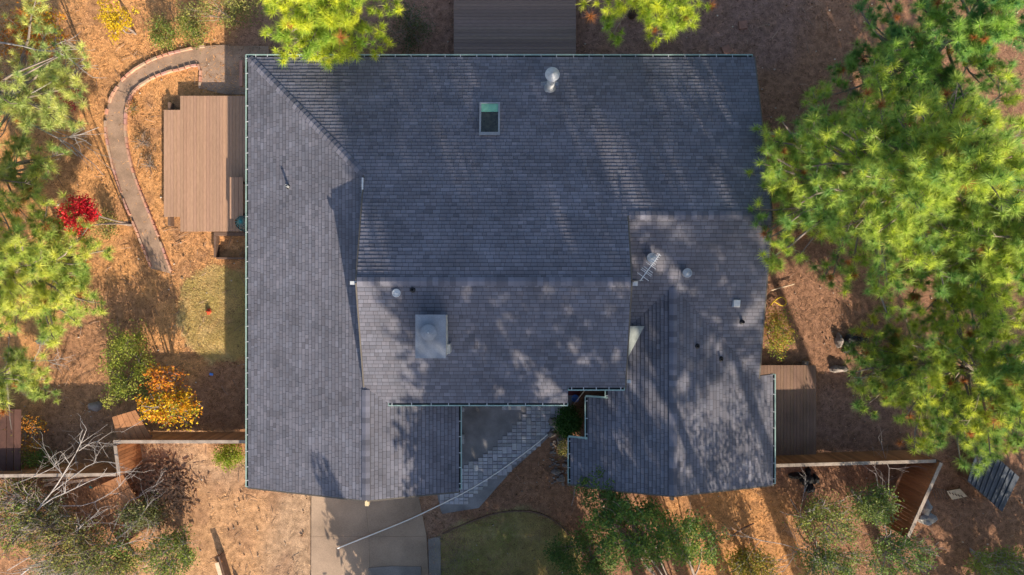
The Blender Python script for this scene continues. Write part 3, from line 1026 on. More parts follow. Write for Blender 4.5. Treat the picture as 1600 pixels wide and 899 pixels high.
# ================================================================== FENCES
def fence(name, label, p0, p1, h, side=1, cat='fence', cap=True, z0=0.0, bw=.14, m='fence_board', lean=0.0):
    """Board fence along p0-p1 (plan points of its top): boards on one side of rails, posts, a cap board."""
    a, b = Vector((p0[0], p0[1], 0)), Vector((p1[0], p1[1], 0))
    d = (b - a); L_ = d.length; d.normalize()
    nrm = Vector((-d.y, d.x, 0)) * side
    root = empty(name, (a + b) / 2, label, cat)
    ang = math.atan2(d.y, d.x)
    base = (a + b) / 2
    variants = []
    for k in range(4):
        t = .8 + .13 * k
        q = MB(); q.box(-bw / 2 + .003, bw / 2 - .003, -.01, .01, 0, h, (t, t, t))
        mm = q.mesh('board'); mm.materials.append(MATS[m]); variants.append(mm)
    n_ = int(L_ / bw)
    for k in range(n_):
        p = a + d * ((k + .5) * L_ / n_) + nrm * .055 - base
        p.z = z0 + rnd(-.012, .012)
        link('board', variants[int(rng.integers(4))], None, root, p, (0, 0, ang))
    for k in range(max(2, int(L_ / 2.2) + 1)):
        npost = max(2, int(L_ / 2.2) + 1)
        p = a + d * (L_ * k / (npost - 1))
        q = MB(); q.box(p.x - .045, p.x + .045, p.y - .045, p.y + .045, -.3, h - .01); q.build('post', 'timber_dark', root)
    for zz in (.35, h - .35):
        q = MB(); q.beam(a + Vector((0, 0, zz)) + nrm * .023, b + Vector((0, 0, zz)) + nrm * .023, .04, .09); q.build('rail', 'timber_dark', root)
    if cap:
        npc = max(1, int(L_ / 2.2))
        for k in range(npc):
            g = rnd(.85, 1.15)
            q = MB(); q.beam(a + d * (L_ * k / npc) + Vector((0, 0, h + .012 + rnd(0, .01))) + nrm * .02, a + d * (L_ * (k + 1) / npc - .01) + Vector((0, 0, h + .012 + rnd(0, .01))) + nrm * .02, .13, .03, (g, g * .98, g * .97))
            q.build('cap_board', 'fence_cap', root)
    return root


FH = 1.65
def fp(x, y, z=FH): return tuple(W(x, y, z))[:2]


fence('board_fence', 'board fence from the garage corner past the yellow-leaved tree', fp(178, 691), (-9.85, W(0, 691, FH).y), FH, 1)
fence('board_fence', 'short sunlit board fence running down from the corner near the yellow-leaved tree', fp(180, 697), fp(186, 742), FH, 1, cap=True)
fence('board_fence', 'board fence with bare dead branches lying across it', fp(-60, 745), fp(182, 742), FH, 1)
fence('board_fence', 'long brown fence right of the dark east deck', (9.85, W(0, 729, FH).y), fp(1462, 721), FH, 1)
fence('board_fence', 'rust brown angled fence near the crumpled grey tarp', fp(1467, 722), fp(1415, 838), 1.8, -1)
fence('board_fence', 'short orange-brown fence half hidden by the big pine branches', (9.2, W(0, 207, FH).y), fp(1400, 214), FH, -1)


def panel(name, label, quad, cat, m='fence_board', nboards=8, th=.03):
    """Sloping panel of boards: quad = 4 world points, boards run from side 0-1 to side 3-2."""
    q = [Vector(p) for p in quad]
    root = empty(name, (sum(p.x for p in q) / 4, sum(p.y for p in q) / 4, 0), label, cat)
    nrm = (q[1] - q[0]).cross(q[3] - q[0]).normalized()
    if nrm.z < 0: nrm = -nrm
    for k in range(nboards):
        s0, s1 = k / nboards, (k + 1) / nboards - .012
        a, b = q[0].lerp(q[1], s0), q[0].lerp(q[1], s1)
        d, c = q[3].lerp(q[2], s0), q[3].lerp(q[2], s1)
        t = rnd(.85, 1.15)
        P = [a, b, c, d]
        if (b - a).cross(d - a).dot(nrm) < 0: P = [b, a, d, c]
        mb = MB(); mb.hexa([p - nrm * th for p in P] + P, (t, t, t)); mb.build('plank', m, root)
    for s in (.12, .88):
        a, b = q[0].lerp(q[3], s) - nrm * (th + .05), q[1].lerp(q[2], s) - nrm * (th + .05)
        mb = MB(); mb.beam(a, b, .08, .046); mb.build('batten', 'timber_dark', root)
    return root


panel('gate_panel', 'orange-brown plank gate leaning open behind the fence corner', [W(175, 652, 1.5), W(212, 641, 1.5), W(240, 688, 1.3), W(184, 687, 1.45)], 'gate', nboards=5)
panel('lean_to_roof', 'brown plank panel tilted beneath the bare dead branches', [W(192, 742, 1.0), W(236, 822, .95), W(188, 856, .5), W(140, 765, .5)], 'panel', nboards=4)
panel('shed_roof', 'dark red-brown plank roof cut by the left edge of the picture', [W(-70, 640, 1.4), W(34, 640, 1.4), W(33, 738, 1.1), W(-70, 742, 1.1)], 'roof', 'stained_board', nboards=9)
for (a, b, lb) in (((68, 751), (150, 741), 'upper of two reddish planks lying by the dead branches'), ((70, 758), (152, 748), 'lower of two reddish planks lying by the dead branches')):
    mb = MB(); A, B_ = W(*a, .2), W(*b, .2); mb.beam(A, B_, .12, .05); c = (A + B_) / 2
    o = mb.build('plank', 'timber_light', loc=(c.x, c.y, .2)); tag(o, lb, 'plank')
# lattice and loose board by the angled fence
lat = empty('lattice', W(1472, 775, 0), 'broken brown slat lattice lying below the right fence corner', 'lattice')
for k in range(11):
    a = W(1456 + k * 4.5, 762 + k * 1.2, .25); b = W(1462 + k * 4.8, 779 + k * .3, .12)
    mb = MB(); mb.beam(a, b, .035, .02); mb.build('slat', 'timber_dark', lat)
mb = MB(); mb.beam(W(1452, 761, .2), W(1503, 772, .2), .04, .03); mb.build('rail', 'timber_dark', lat)
panel('loose_board', 'pale brown flat board beside the broken lattice', [W(1479, 768, .25), W(1500, 764, .25), W(1512, 776, .22), W(1488, 781, .22)], 'board', 'timber_light', 2)
# metal shed roof
shed = empty('metal_shed', W(1545, 755, 0), 'small shed with ribbed blue-grey metal roof at the right edge', 'shed')
sq = [W(1530, 690, 1.3), W(1612, 715, 1.3), W(1566, 800, 1.0), W(1512, 752, 1.0)]
sq[1] = sq[0] + (sq[2] - sq[3]) * 1.15
for k in range(9):
    s0, s1 = k / 9, (k + 1) / 9
    a, b, c, d = sq[0].lerp(sq[1], s0), sq[0].lerp(sq[1], s1), sq[3].lerp(sq[2], s1), sq[3].lerp(sq[2], s0)
    up_ = Vector((0, 0, 1))
    mb = MB(); mb.hexa([d - up_ * .03, c - up_ * .03, b - up_ * .03, a - up_ * .03, d, c, b, a]); mb.build('roof_panel', 'shed_metal', shed)
    mb = MB(); mb.beam(a + up_ * .001, d + up_ * .001, .05, .03); mb.build('rib', 'shed_metal', shed)
sc0 = sum(sq, Vector((0, 0, 0))) / 4
mb = MB(); mb.prism([((p.x - sc0.x) * .82 + sc0.x + .1, (p.y - sc0.y) * .82 + sc0.y - .05) for p in sq], -.1, .93); mb.build('wall', 'timber_dark', shed)

# ================================================================== LOOSE THINGS
def blob(c, rx, ry, rz, seed, amp=.35, n=10, m_=7, flat=.0):
    r = np.random.default_rng(seed)
    mb = MB()
    k1, k2, ph = r.uniform(1, 3, 3), r.uniform(1, 3, 3), r.uniform(0, 6, 6)
    for i in range(m_):
        for j in range(n):
            pass
    rows = []
    for i in range(m_ + 1):
        th = math.pi * i / m_
        rw = []
        for j in range(n):
            p = 2 * math.pi * j / n
            d = np.array((math.sin(th) * math.cos(p), math.sin(th) * math.sin(p), math.cos(th)))
            s = 1 + amp * (.5 * math.sin(k1[0] * d[0] * 2 + ph[0]) + .4 * math.sin(k1[1] * d[1] * 3 + ph[1]) + .4 * math.sin(k1[2] * d[2] * 3 + ph[2]) + .25 * math.sin(5 * d[0] + 4 * d[1] + ph[3]))
            rw.append((c[0] + d[0] * rx * s, c[1] + d[1] * ry * s, c[2] + max(d[2] * rz * s, -.06)))
        rows.append(rw)
    for i in range(m_):
        for j in range(n):
            q = (j + 1) % n
            mb.poly([rows[i + 1][j], rows[i + 1][q], rows[i][q], rows[i][j]])
    return mb


ROCKS = [(873, 660, .42, .26, 'large brown boulder under the round green bush'), (879, 694, .25, .33, 'tall grey brown rock below the large boulder'),
         (862, 678, .2, .15, 'small rock at the paver edge near the boulder'), (884, 727, .16, .12, 'highest rock chunk in rubble left of the porch gutter'),
         (870, 737, .22, .14, 'flat grey rock in rubble left of the porch roof'), (878, 748, .14, .16, 'lowest grey rock in rubble by the porch corner'),
         (1311, 577, .37, .16, 'long flat tan stone right of the east deck'), (1258, 568, .15, .12, 'small rounded stone above the east deck edge'),
         (1312, 533, .18, .3, 'brown rock beside the dark debris heap under pines'), (76, 533, .5, .2, 'grey weathered stump-like rock by the left pines'),
         (147, 636, .28, .2, 'lone grey rock in shade above the leaning gate')]
for i, (x, y, rx, ry, lb) in enumerate(ROCKS):
    p = W(x, y, .1)
    o = blob((p.x, p.y, .06), rx, ry, .2, 50 + i, .25).build('rock', 'rock', loc=(p.x, p.y, 0)); tag(o, lb, 'rock', 'rocks in the yard')
mb = MB()
for i, (x, y) in enumerate(zip(rng.uniform(858, 893, 90), rng.uniform(690, 762, 90))):
    p = W(x, y, 0.02); r = rnd(.02, .07)
    a = rnd(0, 3); t = rnd(.6, 1.5)
    mb.hexa([(p.x + dx * r, p.y + dy * r * .7, z) for z in (-.02, r * .8) for dx, dy in ((-1, -1), (1, -.8), (.9, 1), (-1, .8))], (t, t * .9, t * .8))
tag(mb.build('rubble', 'rock'), 'scatter of small broken stone beside the porch roof', 'rubble', kind='stuff')

for (x, y, a, lb) in ((1161, 39, .1, 'square red-brown stepping stone nearer the top edge'), (1135, 78, .4, 'square red-brown stepping stone nearest the north gutter')):
    p = W(x, y, .02); mb = MB()
    ca, sa = math.cos(a), math.sin(a)
    mb.prism([(p.x + ca * u - sa * v, p.y + sa * u + ca * v) for u, v in ((-.17, -.17), (.17, -.17), (.17, .17), (-.17, .17))], -.05, .05, (.55, .5, .5))
    tag(mb.build('stepping_stone', 'edging_brick', loc=(p.x, p.y, 0)), lb, 'stone', 'stepping stones')

# white pipe laid over the pavers as a guide
pts = smooth_open([tuple(W(x, y, .085)) for x, y in ((527, 857), (585, 834), (640, 812), (690, 788), (735, 765), (772, 742), (805, 719), (838, 694), (865, 671))], 2)
mb = MB(); mb.tube(pts, .027, 7)
tag(mb.build('guide_pipe', 'pvc', smooth=True), 'long bent white plastic pipe lying across pavers and driveway', 'pipe')

# stacks of spare pavers against the house
for i, (x, y, nx_, lb) in enumerate(((722, 640, 1, 'spare grey pavers piled at the garage eave corner'), (722, 690, 2, 'spare grey pavers stacked below the garage gutter'), (788, 637, 4, 'row of spare pavers stacked under the front gutter'))):
    p = W(x, y, .15)
    root = empty('paver_stack', (p.x, p.y, 0), lb, 'pavers', 'spare paver stacks')
    for k in range(nx_):
        for q in range(3):
            mb = MB(); t = rnd(.8, 1.15)
            dx, dy = (k * .2, 0) if i == 2 else (0, k * .2)
            mb.box(p.x + dx - .095 + rnd(-.02, .02), p.x + dx + .095, p.y + dy - .095, p.y + dy + .095 + rnd(-.02, .02), .016 + q * .06, .07 + q * .06, (t, t, t))
            mb.build('paver', 'paver', root)

# entry: mat, bucket, rake handle
mb = MB(); a, b = W(884, 618, .05), W(906, 600, .05); mb.box(a.x, b.x, a.y, b.y, 0, .035)
tag(mb.build('door_mat', 'door_red', loc=(a.x, a.y, 0)), 'dark red mat in the shaded entry notch', 'mat')
p = W(899, 623, .35)
bk = empty('bucket', (p.x, p.y, 0), 'blue plastic bucket in the shaded entry notch', 'bucket')
mb = MB(); mb.lathe((p.x, p.y, .015), [(.11, 0), (.15, .3), (.16, .305), (.16, .33), (.14, .33), (.12, .12), (.01, .12)], 18); mb.build('body', 'blue_plastic', bk)
mb = MB(); mb.tube([(p.x + .15 * math.cos(t), p.y + .05, .32 + .14 * math.sin(t)) for t in np.linspace(0, math.pi, 9)], .008, 5); mb.build('handle', 'galvanized', bk)
rk = empty('rake', W(904, 622, 0), 'wooden rake leaning across the shaded entry notch', 'rake')
mb = MB(); mb.tube([W(889, 641, .1), W(915, 609, 1.4)], .018, 6); mb.build('handle', 'timber_light', rk)
mb = MB(); a = W(889, 641, .08); mb.beam(a + Vector((-.2, -.1, 0)), a + Vector((.2, .1, 0)), .04, .03); mb.build('head', 'galvanized', rk)

# black cloth heap, dark heap, tarp, lumber
cl = MB()
p = W(1264, 750, .15)
for (dx, dy, rx, ry, sd_) in ((0, 0, .3, .3, 3), (-.45, .16, .42, .13, 4), (.3, .0, .16, .2, 5), (.08, -.38, .18, .25, 6), (0.0, .33, .1, .2, 7)):
    q = blob((p.x + dx, p.y + dy, .03), rx, ry, .22, sd_, .3)
    i0 = len(cl.v); cl.v += q.v; cl.f += [tuple(i0 + k for k in f) for f in q.f]; cl.c += q.c
tag(cl.build('black_cloth', 'black_cloth', loc=(p.x, p.y, 0), smooth=True), 'crumpled black cloth lying in front of the right fence', 'cloth')
p = W(1330, 535, .15); cl = MB()
for (dx, dy, rx, ry, sd_) in ((0, .1, .35, .2, 13), (-.15, -.2, .16, .3, 14), (.45, .05, .3, .18, 15), (.1, -.45, .15, .13, 16)):
    q = blob((p.x + dx, p.y + dy, .03), rx, ry, .24, sd_, .4)
    i0 = len(cl.v); cl.v += q.v; cl.f += [tuple(i0 + k for k in f) for f in q.f]; cl.c += q.c
tag(cl.build('debris_heap', 'black_plastic', loc=(p.x, p.y, 0)), 'heap of black plastic pots and bags under the pines', 'debris')
p = W(1446, 800, .3); cl = MB()
for (dx, dy, rx, ry, sd_) in ((0, .2, .38, .35, 23), (.1, -.3, .35, .3, 24)):
    q = blob((p.x + dx, p.y + dy, .05), rx, ry, .4, sd_, .3, 14, 10)
    i0 = len(cl.v); cl.v += q.v; cl.f += [tuple(i0 + k for k in f) for f in q.f]; cl.c += q.c
tag(cl.build('tarp_bundle', 'tarp', loc=(p.x, p.y, 0), smooth=True), 'crumpled pale grey tarp behind the angled right fence', 'tarp')
lm = empty('lumber_stack', W(345, 885, 0), 'two stacked boards standing up from the sandy front yard', 'lumber')
a, b = W(340, 870, .5), W(362, 940, .5); mb = MB(); mb.beam(a + Vector((.02, 0, .0)), b, .09, .5); mb.v = [(x, y, z - .5) for x, y, z in mb.v]; mb.build('board', 'timber_dark', lm)
a, b = W(339, 879, .56), W(357, 940, .56); mb = MB(); mb.beam(a, b, .16, .04); mb.build('board', 'timber_light', lm)
a, b = W(338, 868, .4), W(345, 880, .4); mb = MB(); mb.beam(a, b, .2, .05); mb.build('board', 'fence_board', lm)
a = W(368, 897, .3); mb = MB(); mb.hexa([(a.x - .15, a.y - .5, 0), (a.x + .12, a.y - .5, 0), (a.x + .12, a.y - .4, 0), (a.x - .15, a.y - .4, 0), (a.x - .02, a.y - .5, .35), (a.x + .02, a.y - .5, .35), (a.x + .02, a.y - .46, .35), (a.x - .02, a.y - .46, .35)])
tag(mb.build('stake', 'timber_dark', loc=(a.x, a.y, 0)), 'dark pointed stake at the lower edge of the sandy yard', 'stake')
p = W(326, 487, .05); o = blob((p.x, p.y, .05), .13, .1, .08, 88, .5).build('scrap', 'red_scrap', loc=(p.x, p.y, 0)); tag(o, 'small red scrap lying on the oval lawn', 'scrap')
p = W(330, 585, .03); mb = MB(); mb.prism([(p.x - .08, p.y - .04), (p.x + .07, p.y - .06), (p.x + .08, p.y + .03), (p.x - .06, p.y + .06)], 0, .04); tag(mb.build('scrap', 'blue_plastic', loc=(p.x, p.y, 0)), 'small blue scrap below the oval lawn', 'scrap')
mb = MB(); mb.tube(smooth_open([tuple(W(x, y, .4)) for x, y in ((140, 760), (158, 775), (166, 795), (182, 812), (197, 818))], 2), .04, 6)
tag(mb.build('garden_hose', 'teal_rubber', smooth=True), 'teal hose along the tilted brown panel', 'hose')
mb = MB(); mb.tube(smooth_open([tuple(W(x, y, .1)) for x, y in ((1203, 478), (1212, 468), (1222, 463), (1230, 472), (1224, 480), (1208, 470))], 2), .03, 6)
tag(mb.build('garden_hose', 'yellow_hose', smooth=True), 'yellow hose loop above the flowering shrub at the east wall', 'hose')
mb = MB(); mb.tube([W(1205, 454, .1), W(1241, 444, .12)], .025, 6)
tag(mb.build('stick', 'timber_light'), 'pale straight stick on the ground by the east eave', 'stick')
mb = MB(); mb.tube([W(1335, 590, .05), W(1400, 588, .07)], .02, 5); tag(mb.build('stick', 'dead_wood'), 'thin bare stick on dark soil under the lower right pine', 'stick')
mb = MB(); mb.tube(smooth_open([tuple(W(*q)) for q in ((1143, 838, .1), (1160, 826, .12), (1178, 818, .1))], 1), .035, 6); tag(mb.build('stick', 'timber_dark'), 'curved brown stick on the sunlit straw below the roof', 'stick')

# ================================================================== LAWN GRASS
def lawn(poly, n_, name, label, cols, hgt):
    P = np.array(poly)
    lo, hi = P.min(0), P.max(0)
    Q_ = rng.uniform(lo, hi, (n_ * 2, 2)); Q_ = Q_[inside(Q_, poly)][:n_]
    Q_ = Q_ + rng.normal(0, .16, Q_.shape) * (rng.random((len(Q_), 1)) < .5)
    Q_ = Q_[vnoise(Q_[:, 0], Q_[:, 1], 2.6, 41) + rng.random(len(Q_)) * .6 > .42]
    k = len(Q_)
    base = np.concatenate([Q_, np.zeros((k, 1)) - .02], 1)
    th = rng.uniform(0, 2 * np.pi, k)
    d = np.stack([np.cos(th), np.sin(th), np.zeros(k)], 1)
    lean = rng.uniform(.3, 1.4, (k, 1)) * hgt
    th2 = rng.uniform(0, 2 * np.pi, k)
    tip = base + np.stack([np.cos(th2), np.sin(th2), np.zeros(k)], 1) * lean + np.array([0, 0, 1.0]) * rng.uniform(.5, 1.3, (k, 1)) * hgt
    w = .007 * rng.uniform(.7, 1.5, (k, 1))
    V = np.stack([base - d * w, base + d * w, tip], 1).reshape(-1, 3)
    T = np.arange(3 * k).reshape(-1, 3)
    m1 = vnoise(Q_[:, 0], Q_[:, 1], 1.1, 21) * .6 + vnoise(Q_[:, 0], Q_[:, 1], 4, 22) * .25 + rng.random(k) * .3
    m1 = np.clip((m1 - .25) / .6, 0, 1)[:, None]
    C = np.array(cols[0]) * (1 - m1) + np.array(cols[1]) * m1
    o = np_mesh(name, V, T, C, 'grass'); tag(o, label, 'grass', kind='stuff')


lawn(LAWN_A, 34000, 'lawn_grass', 'small oval of dry pale green lawn beside the west eave', ((.74, .57, .28), (.62, .52, .20)), .05)
lawn(LAWN_B, 60000, 'lawn_grass', 'rounded patch of dull green lawn below the front walk', ((.62, .50, .22), (.38, .40, .12)), .06)
mb = MB()
PB = LAWN_B
for i in range(len(PB)):
    a, b = PB[i], PB[(i + 1) % len(PB)]
    if a[1] > W(0, 835).y: mb.beam((a[0], a[1], -.05), (b[0], b[1], -.05), .05, .1)
tag(mb.build('lawn_edging', 'timber_dark'), 'dark curved edging strip along the top of the front lawn', 'edging')

# pine straw and leaf litter: uncountable
k = 150000
LX, LY = rng.uniform(-23, 23, k), rng.uniform(-13.5, 13.5, k)
Lp = np.stack([LX, LY], 1)
keep = np.ones(k, bool)
for poly in (px_poly([(487, 700), (486, 1010), (676, 1010), (666, 830), (640, 700)]), px_poly(BED), LAWN_A, LAWN_B,
             [(-9.8, 8.5), (9.0, 8.5), (9.7, -7.3), (-9.8, -7.3)]):
    keep &= ~inside(Lp, poly)
ppx, ppy = 800 + LX * F / H, 449.5 - LY * F / H
pth = [tuple(p[:2]) for p in RO] + [tuple(p[:2]) for p in RI[::-1]]
keep &= ~(inside(Lp, pth) & (rng.random(k) < .85))
keep &= ~((ppx > 200) & (ppx < 490) & (ppy > 700) & (rng.random(k) < .8))
LX, LY = LX[keep], LY[keep]
k = len(LX)
base = np.stack([LX, LY, rng.uniform(.0, .02, k)], 1)
th = rng.uniform(0, np.pi * 2, k)
d = np.stack([np.cos(th), np.sin(th), rng.uniform(-.1, .25, k)], 1)
pr = np.stack([-np.sin(th), np.cos(th), np.zeros(k)], 1)
Ln = rng.uniform(.06, .20, (k, 1)); wn_ = rng.uniform(.004, .016, (k, 1))
V = np.stack([base - pr * wn_, base + pr * wn_, base + d * Ln], 1).reshape(-1, 3)
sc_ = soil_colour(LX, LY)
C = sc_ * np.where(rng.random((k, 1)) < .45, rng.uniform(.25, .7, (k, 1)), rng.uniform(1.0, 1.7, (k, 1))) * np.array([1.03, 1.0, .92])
tag(np_mesh('pine_straw', V, np.arange(3 * k).reshape(-1, 3), C, 'litter'), 'pine straw and dry litter strewn over the yard', 'litter', kind='stuff')

# fallen twigs, cones and pebbles: uncountable
tw, pb = MB(), MB()
cand = rng.uniform((-22, -13), (22, 13), (4500, 2))
ok = np.ones(len(cand), bool)
for P_ in ([(-9.8, 8.5), (9.0, 8.5), (9.7, -7.3), (-9.8, -7.3)], px_poly(BED), px_poly(DRIVE), pth):
    ok &= ~inside(cand, P_)
for npiece, (x, y) in enumerate(cand[ok][:2300]):
    x, y = float(x), float(y)
    if npiece % 5 < 2:
        L_, a_ = rnd(.12, .6), rnd(0, 6.3)
        k_ = rnd(.5, 1.5)
        tw.tube([(x, y, .012), (x + math.cos(a_) * L_ * .5 + rnd(-.03, .03), y + math.sin(a_) * L_ * .5 + rnd(-.03, .03), .03), (x + math.cos(a_) * L_, y + math.sin(a_) * L_, .012)], [.012, .010, .005], 4, tuple(np.array((.26, .18, .13)) * k_))
    else:
        r_ = rnd(.014, .04)
        k_ = rnd(.4, 1.5)
        c_ = tuple(np.array((.22, .13, .08)) * k_) if rng.random() < .6 else tuple(np.array((.42, .36, .30)) * k_)
        pb.hexa([(x + dx * r_, y + dy * r_ * .8, z) for z, f_ in ((-.02, 1),) for dx, dy in ((-1, -.9), (.9, -1), (1, .8), (-.8, 1))] +
                [(x + dx * r_ * .55, y + dy * r_ * .45, r_ * .9) for dx, dy in ((-1, -.9), (.9, -1), (1, .8), (-.8, 1))], c_)
tag(tw.build('fallen_twigs', 'litter'), 'fallen twigs scattered over the yard', 'twigs', kind='stuff')
tag(pb.build('pebbles', 'litter'), 'small stones and cones scattered over the yard', 'pebbles', kind='stuff')

# bark mulch heap by the left fence
k = 900
a = rng.normal(0, 1, (k, 2)) * np.array([.6, .6])
c = W(255, 765, 0)
base = np.stack([c.x + a[:, 0], c.y + a[:, 1], .35 * np.exp(-(a ** 2).sum(1) * .9) * rng.uniform(.4, 1, k)], 1)
mb = MB()
for p in base:
    r = rnd(.05, .13); th_ = rnd(0, 3.1); t = rnd(.5, 1.6)
    dx, dy = math.cos(th_) * r, math.sin(th_) * r
    tilt = rnd(-.06, .06)
    mb.hexa([(p[0] - dx + dy * .3, p[1] - dy - dx * .3, p[2] - .02), (p[0] + dx + dy * .3, p[1] + dy - dx * .3, p[2] - .02 + tilt), (p[0] + dx - dy * .3, p[1] + dy + dx * .3, p[2] - .02 + tilt), (p[0] - dx - dy * .3, p[1] - dy + dx * .3, p[2] - .02),
             (p[0] - dx + dy * .3, p[1] - dy - dx * .3, p[2] + .015), (p[0] + dx + dy * .3, p[1] + dy - dx * .3, p[2] + .015 + tilt), (p[0] + dx - dy * .3, p[1] + dy + dx * .3, p[2] + .015 + tilt), (p[0] - dx - dy * .3, p[1] - dy + dx * .3, p[2] + .015)], (t, t, t))
tag(mb.build('bark_heap', 'pine_bark_chip'), 'spread heap of brown bark and wood chips by the left fence', 'mulch', kind='stuff')


# ================================================================== TREES
def tufts_mesh(name, C0, D, tint, parent, r, needles=80, length=.24, width=.013, spread=.62):
    """Needle tufts: C0 tip points, D shoot directions, tint colour per tuft."""
    n_ = len(C0)
    C0 = np.repeat(C0, needles, 0); D = np.repeat(D, needles, 0); tn = np.repeat(tint, needles, 0)
    k = len(C0)
    dirs = D * .42 + r.normal(0, spread, (k, 3)) + np.array([0, 0, .12])
    dirs /= np.linalg.norm(dirs, axis=1, keepdims=True)
    L_ = length * r.uniform(.6, 1.12, (k, 1)) * np.repeat(r.uniform(.62, 1.18, (n_, 1)), needles, 0)
    b0 = C0 - D * r.uniform(0, .09, (k, 1))
    q = r.normal(0, 1, (k, 3)); pv = np.cross(dirs, q); pv /= np.linalg.norm(pv, axis=1, keepdims=True) + 1e-9
    w = width * .5
    tip = b0 + dirs * L_
    tip[:, 2] -= .03 * r.random(k)
    V = np.stack([b0 - pv * w, b0 + pv * w, tip], 1).reshape(-1, 3)
    col_ = tn * r.uniform(.75, 1.25, (k, 1))
    return np_mesh(name, V, np.arange(3 * k).reshape(-1, 3), col_, 'needle', parent)


def pine(label, x, y, h, R, cb, seed, tint=(.345, .405, .055), tint2=(.16, .265, .055), needles=104, width=.0155, length=.33, group='pines',
         whorl=.5, per=5, name='pine_tree', dens=1.0, brown=.03, aim=None, prof=.75, bare=0.0, twigs=1.0):
    """Tapered trunk, whorls of limbs with side twigs, needle tufts on the twigs."""
    r = np.random.default_rng(seed)
    root = empty(name, (x, y, 0), label, 'tree', group)
    tr = MB()
    lx, ly = r.normal(0, .12, 2)
    pts = [(x + lx * t * t, y + ly * t * t, -.2 + (h + .2) * t) for t in np.linspace(0, 1, 9)]
    r0 = .016 * h + .04
    tr.tube(pts, [r0 * (1 - .88 * t) for t in np.linspace(0, 1, 9)], 9)
    tr.build('trunk', 'bark', root, smooth=True)
    br = MB()
    tips, dirs, tn = [], [], []
    z = cb
    while z < h - .2:
        f = (z - cb) / (h - cb)
        Rz = R * ((1 - f) ** prof) * (.55 + .45 * min(1, f * 4 + .35))
        for q in range(per):
            if r.random() > dens: continue
            az_ = r.uniform(0, 2 * math.pi)
            if aim is not None and r.random() < .6:
                az_ = math.atan2(aim[1], aim[0]) + r.normal(0, .8)
            L_ = max(.25, Rz * r.uniform(.6, 1.08))
            el = r.uniform(.0, .35) + f * .55
            d = np.array((math.cos(az_) * math.cos(el), math.sin(az_) * math.cos(el), math.sin(el)))
            p = np.array((x + lx * f, y + ly * f, z + r.uniform(-.2, .2)))
            P = [p]
            nseg = 5
            dd = d.copy()
            for s in range(nseg):
                dd = dd + np.array((r.normal(0, .12), r.normal(0, .12), r.normal(.02, .07)))
                dd /= np.linalg.norm(dd)
                P.append(P[-1] + dd * L_ / nseg)
            rb_ = .016 + .015 * L_
            br.tube([tuple(v) for v in P], [rb_ * (1 - .75 * s / nseg) for s in range(nseg + 1)], 5)
            if r.random() < bare: continue
            tint_b = r.uniform(0, 1)
            tips.append(P[-1]); dirs.append(dd); tn.append(tint_b)
            nt = int((3 + L_ * 2.7) * twigs)
            for s in range(nt):
                u = r.uniform(.22, 1.0) * nseg
                i = min(int(u), nseg - 1); fr_ = u - i
                q0 = P[i] * (1 - fr_) + P[i + 1] * fr_
                ax = P[i + 1] - P[i]; ax /= np.linalg.norm(ax)
                sgn = r.choice((-1, 1))
                sidev = np.cross(ax, (0, 0, 1.0)) * sgn
                td = ax * r.uniform(.3, .9) + sidev * r.uniform(.4, 1.0) + np.array((0, 0, r.uniform(-.05, .55)))
                td /= np.linalg.norm(td)
                tl = r.uniform(.22, .75) * min(1.0, .35 + L_ * .22)
                mid = q0 + td * tl * .5 + np.array((0, 0, -.02))
                q1 = q0 + td * tl + np.array((0, 0, .04))
                br.tube([tuple(q0), tuple(mid), tuple(q1)], [.015, .011, .006], 4)
                tips.append(q1); dirs.append(td * .7 + np.array((0, 0, .5))); tn.append(np.clip(tint_b + r.normal(0, .4), -.15, 1.1))
                if tl > .4 and r.random() < .75:
                    q2 = mid + sidev * r.uniform(-.16, .16) + np.array((0, 0, r.uniform(.02, .12)))
                    tips.append(q2); dirs.append(td); tn.append(np.clip(tint_b + r.normal(0, .4), -.15, 1.1))
        z += whorl * r.uniform(.75, 1.25)
    br.build('branches', 'twig', root)
    tips, dirs, tn = np.array(tips), np.array(dirs), np.array(tn)[:, None]
    dirs /= np.linalg.norm(dirs, axis=1, keepdims=True)
    colr = np.array(tint) * (1 - tn) + np.array(tint2) * tn
    bm = r.random(len(tips)) < brown
    colr[bm] = np.array((.30, .12, .035))
    tufts_mesh('crown', tips, dirs, colr, root, r, needles, length, width)
    return root


PG = 'pines around the house'
Y1, Y2 = (.40, .43, .035), (.22, .32, .04)
pine('tall pine with branches reaching over the east roof edge', 12.9, 3.6, 11.5, 5.8, 3.2, 101, group=PG, aim=(-1, .05), per=8, whorl=.42, brown=.025)
pine('pine in the upper right corner with darker green tufts', 15.2, 8.6, 9.0, 4.6, 2.8, 102, tint=(.24, .36, .06), tint2=(.10, .22, .06), group=PG, aim=(-1, -.5), per=8)
pine('pine at the right edge above the metal shed roof', 16.2, -2.9, 8.5, 4.6, 2.0, 103, tint=(.36, .40, .05), tint2=(.15, .24, .05), group=PG, aim=(-.8, -.5), per=8, whorl=.42, brown=.03)
pine('dense pine at the right edge between the tall pine and the metal shed', 17.2, 1.6, 10.0, 5.0, 2.6, 104, group=PG, aim=(-1, -.1), per=8, whorl=.42, brown=.025)
pine('bright pine hanging over the north gutter left of the back deck', -6.65, 10.5, 8.0, 3.0, 3.0, 105, tint=Y1, tint2=Y2, group=PG, aim=(0, -1), per=9, whorl=.4)
pine('bright pine reaching over the north gutter right of the back deck', 5.1, 11.6, 8.5, 3.6, 3.4, 106, tint=Y1, tint2=Y2, group=PG, aim=(-.2, -1), per=8)
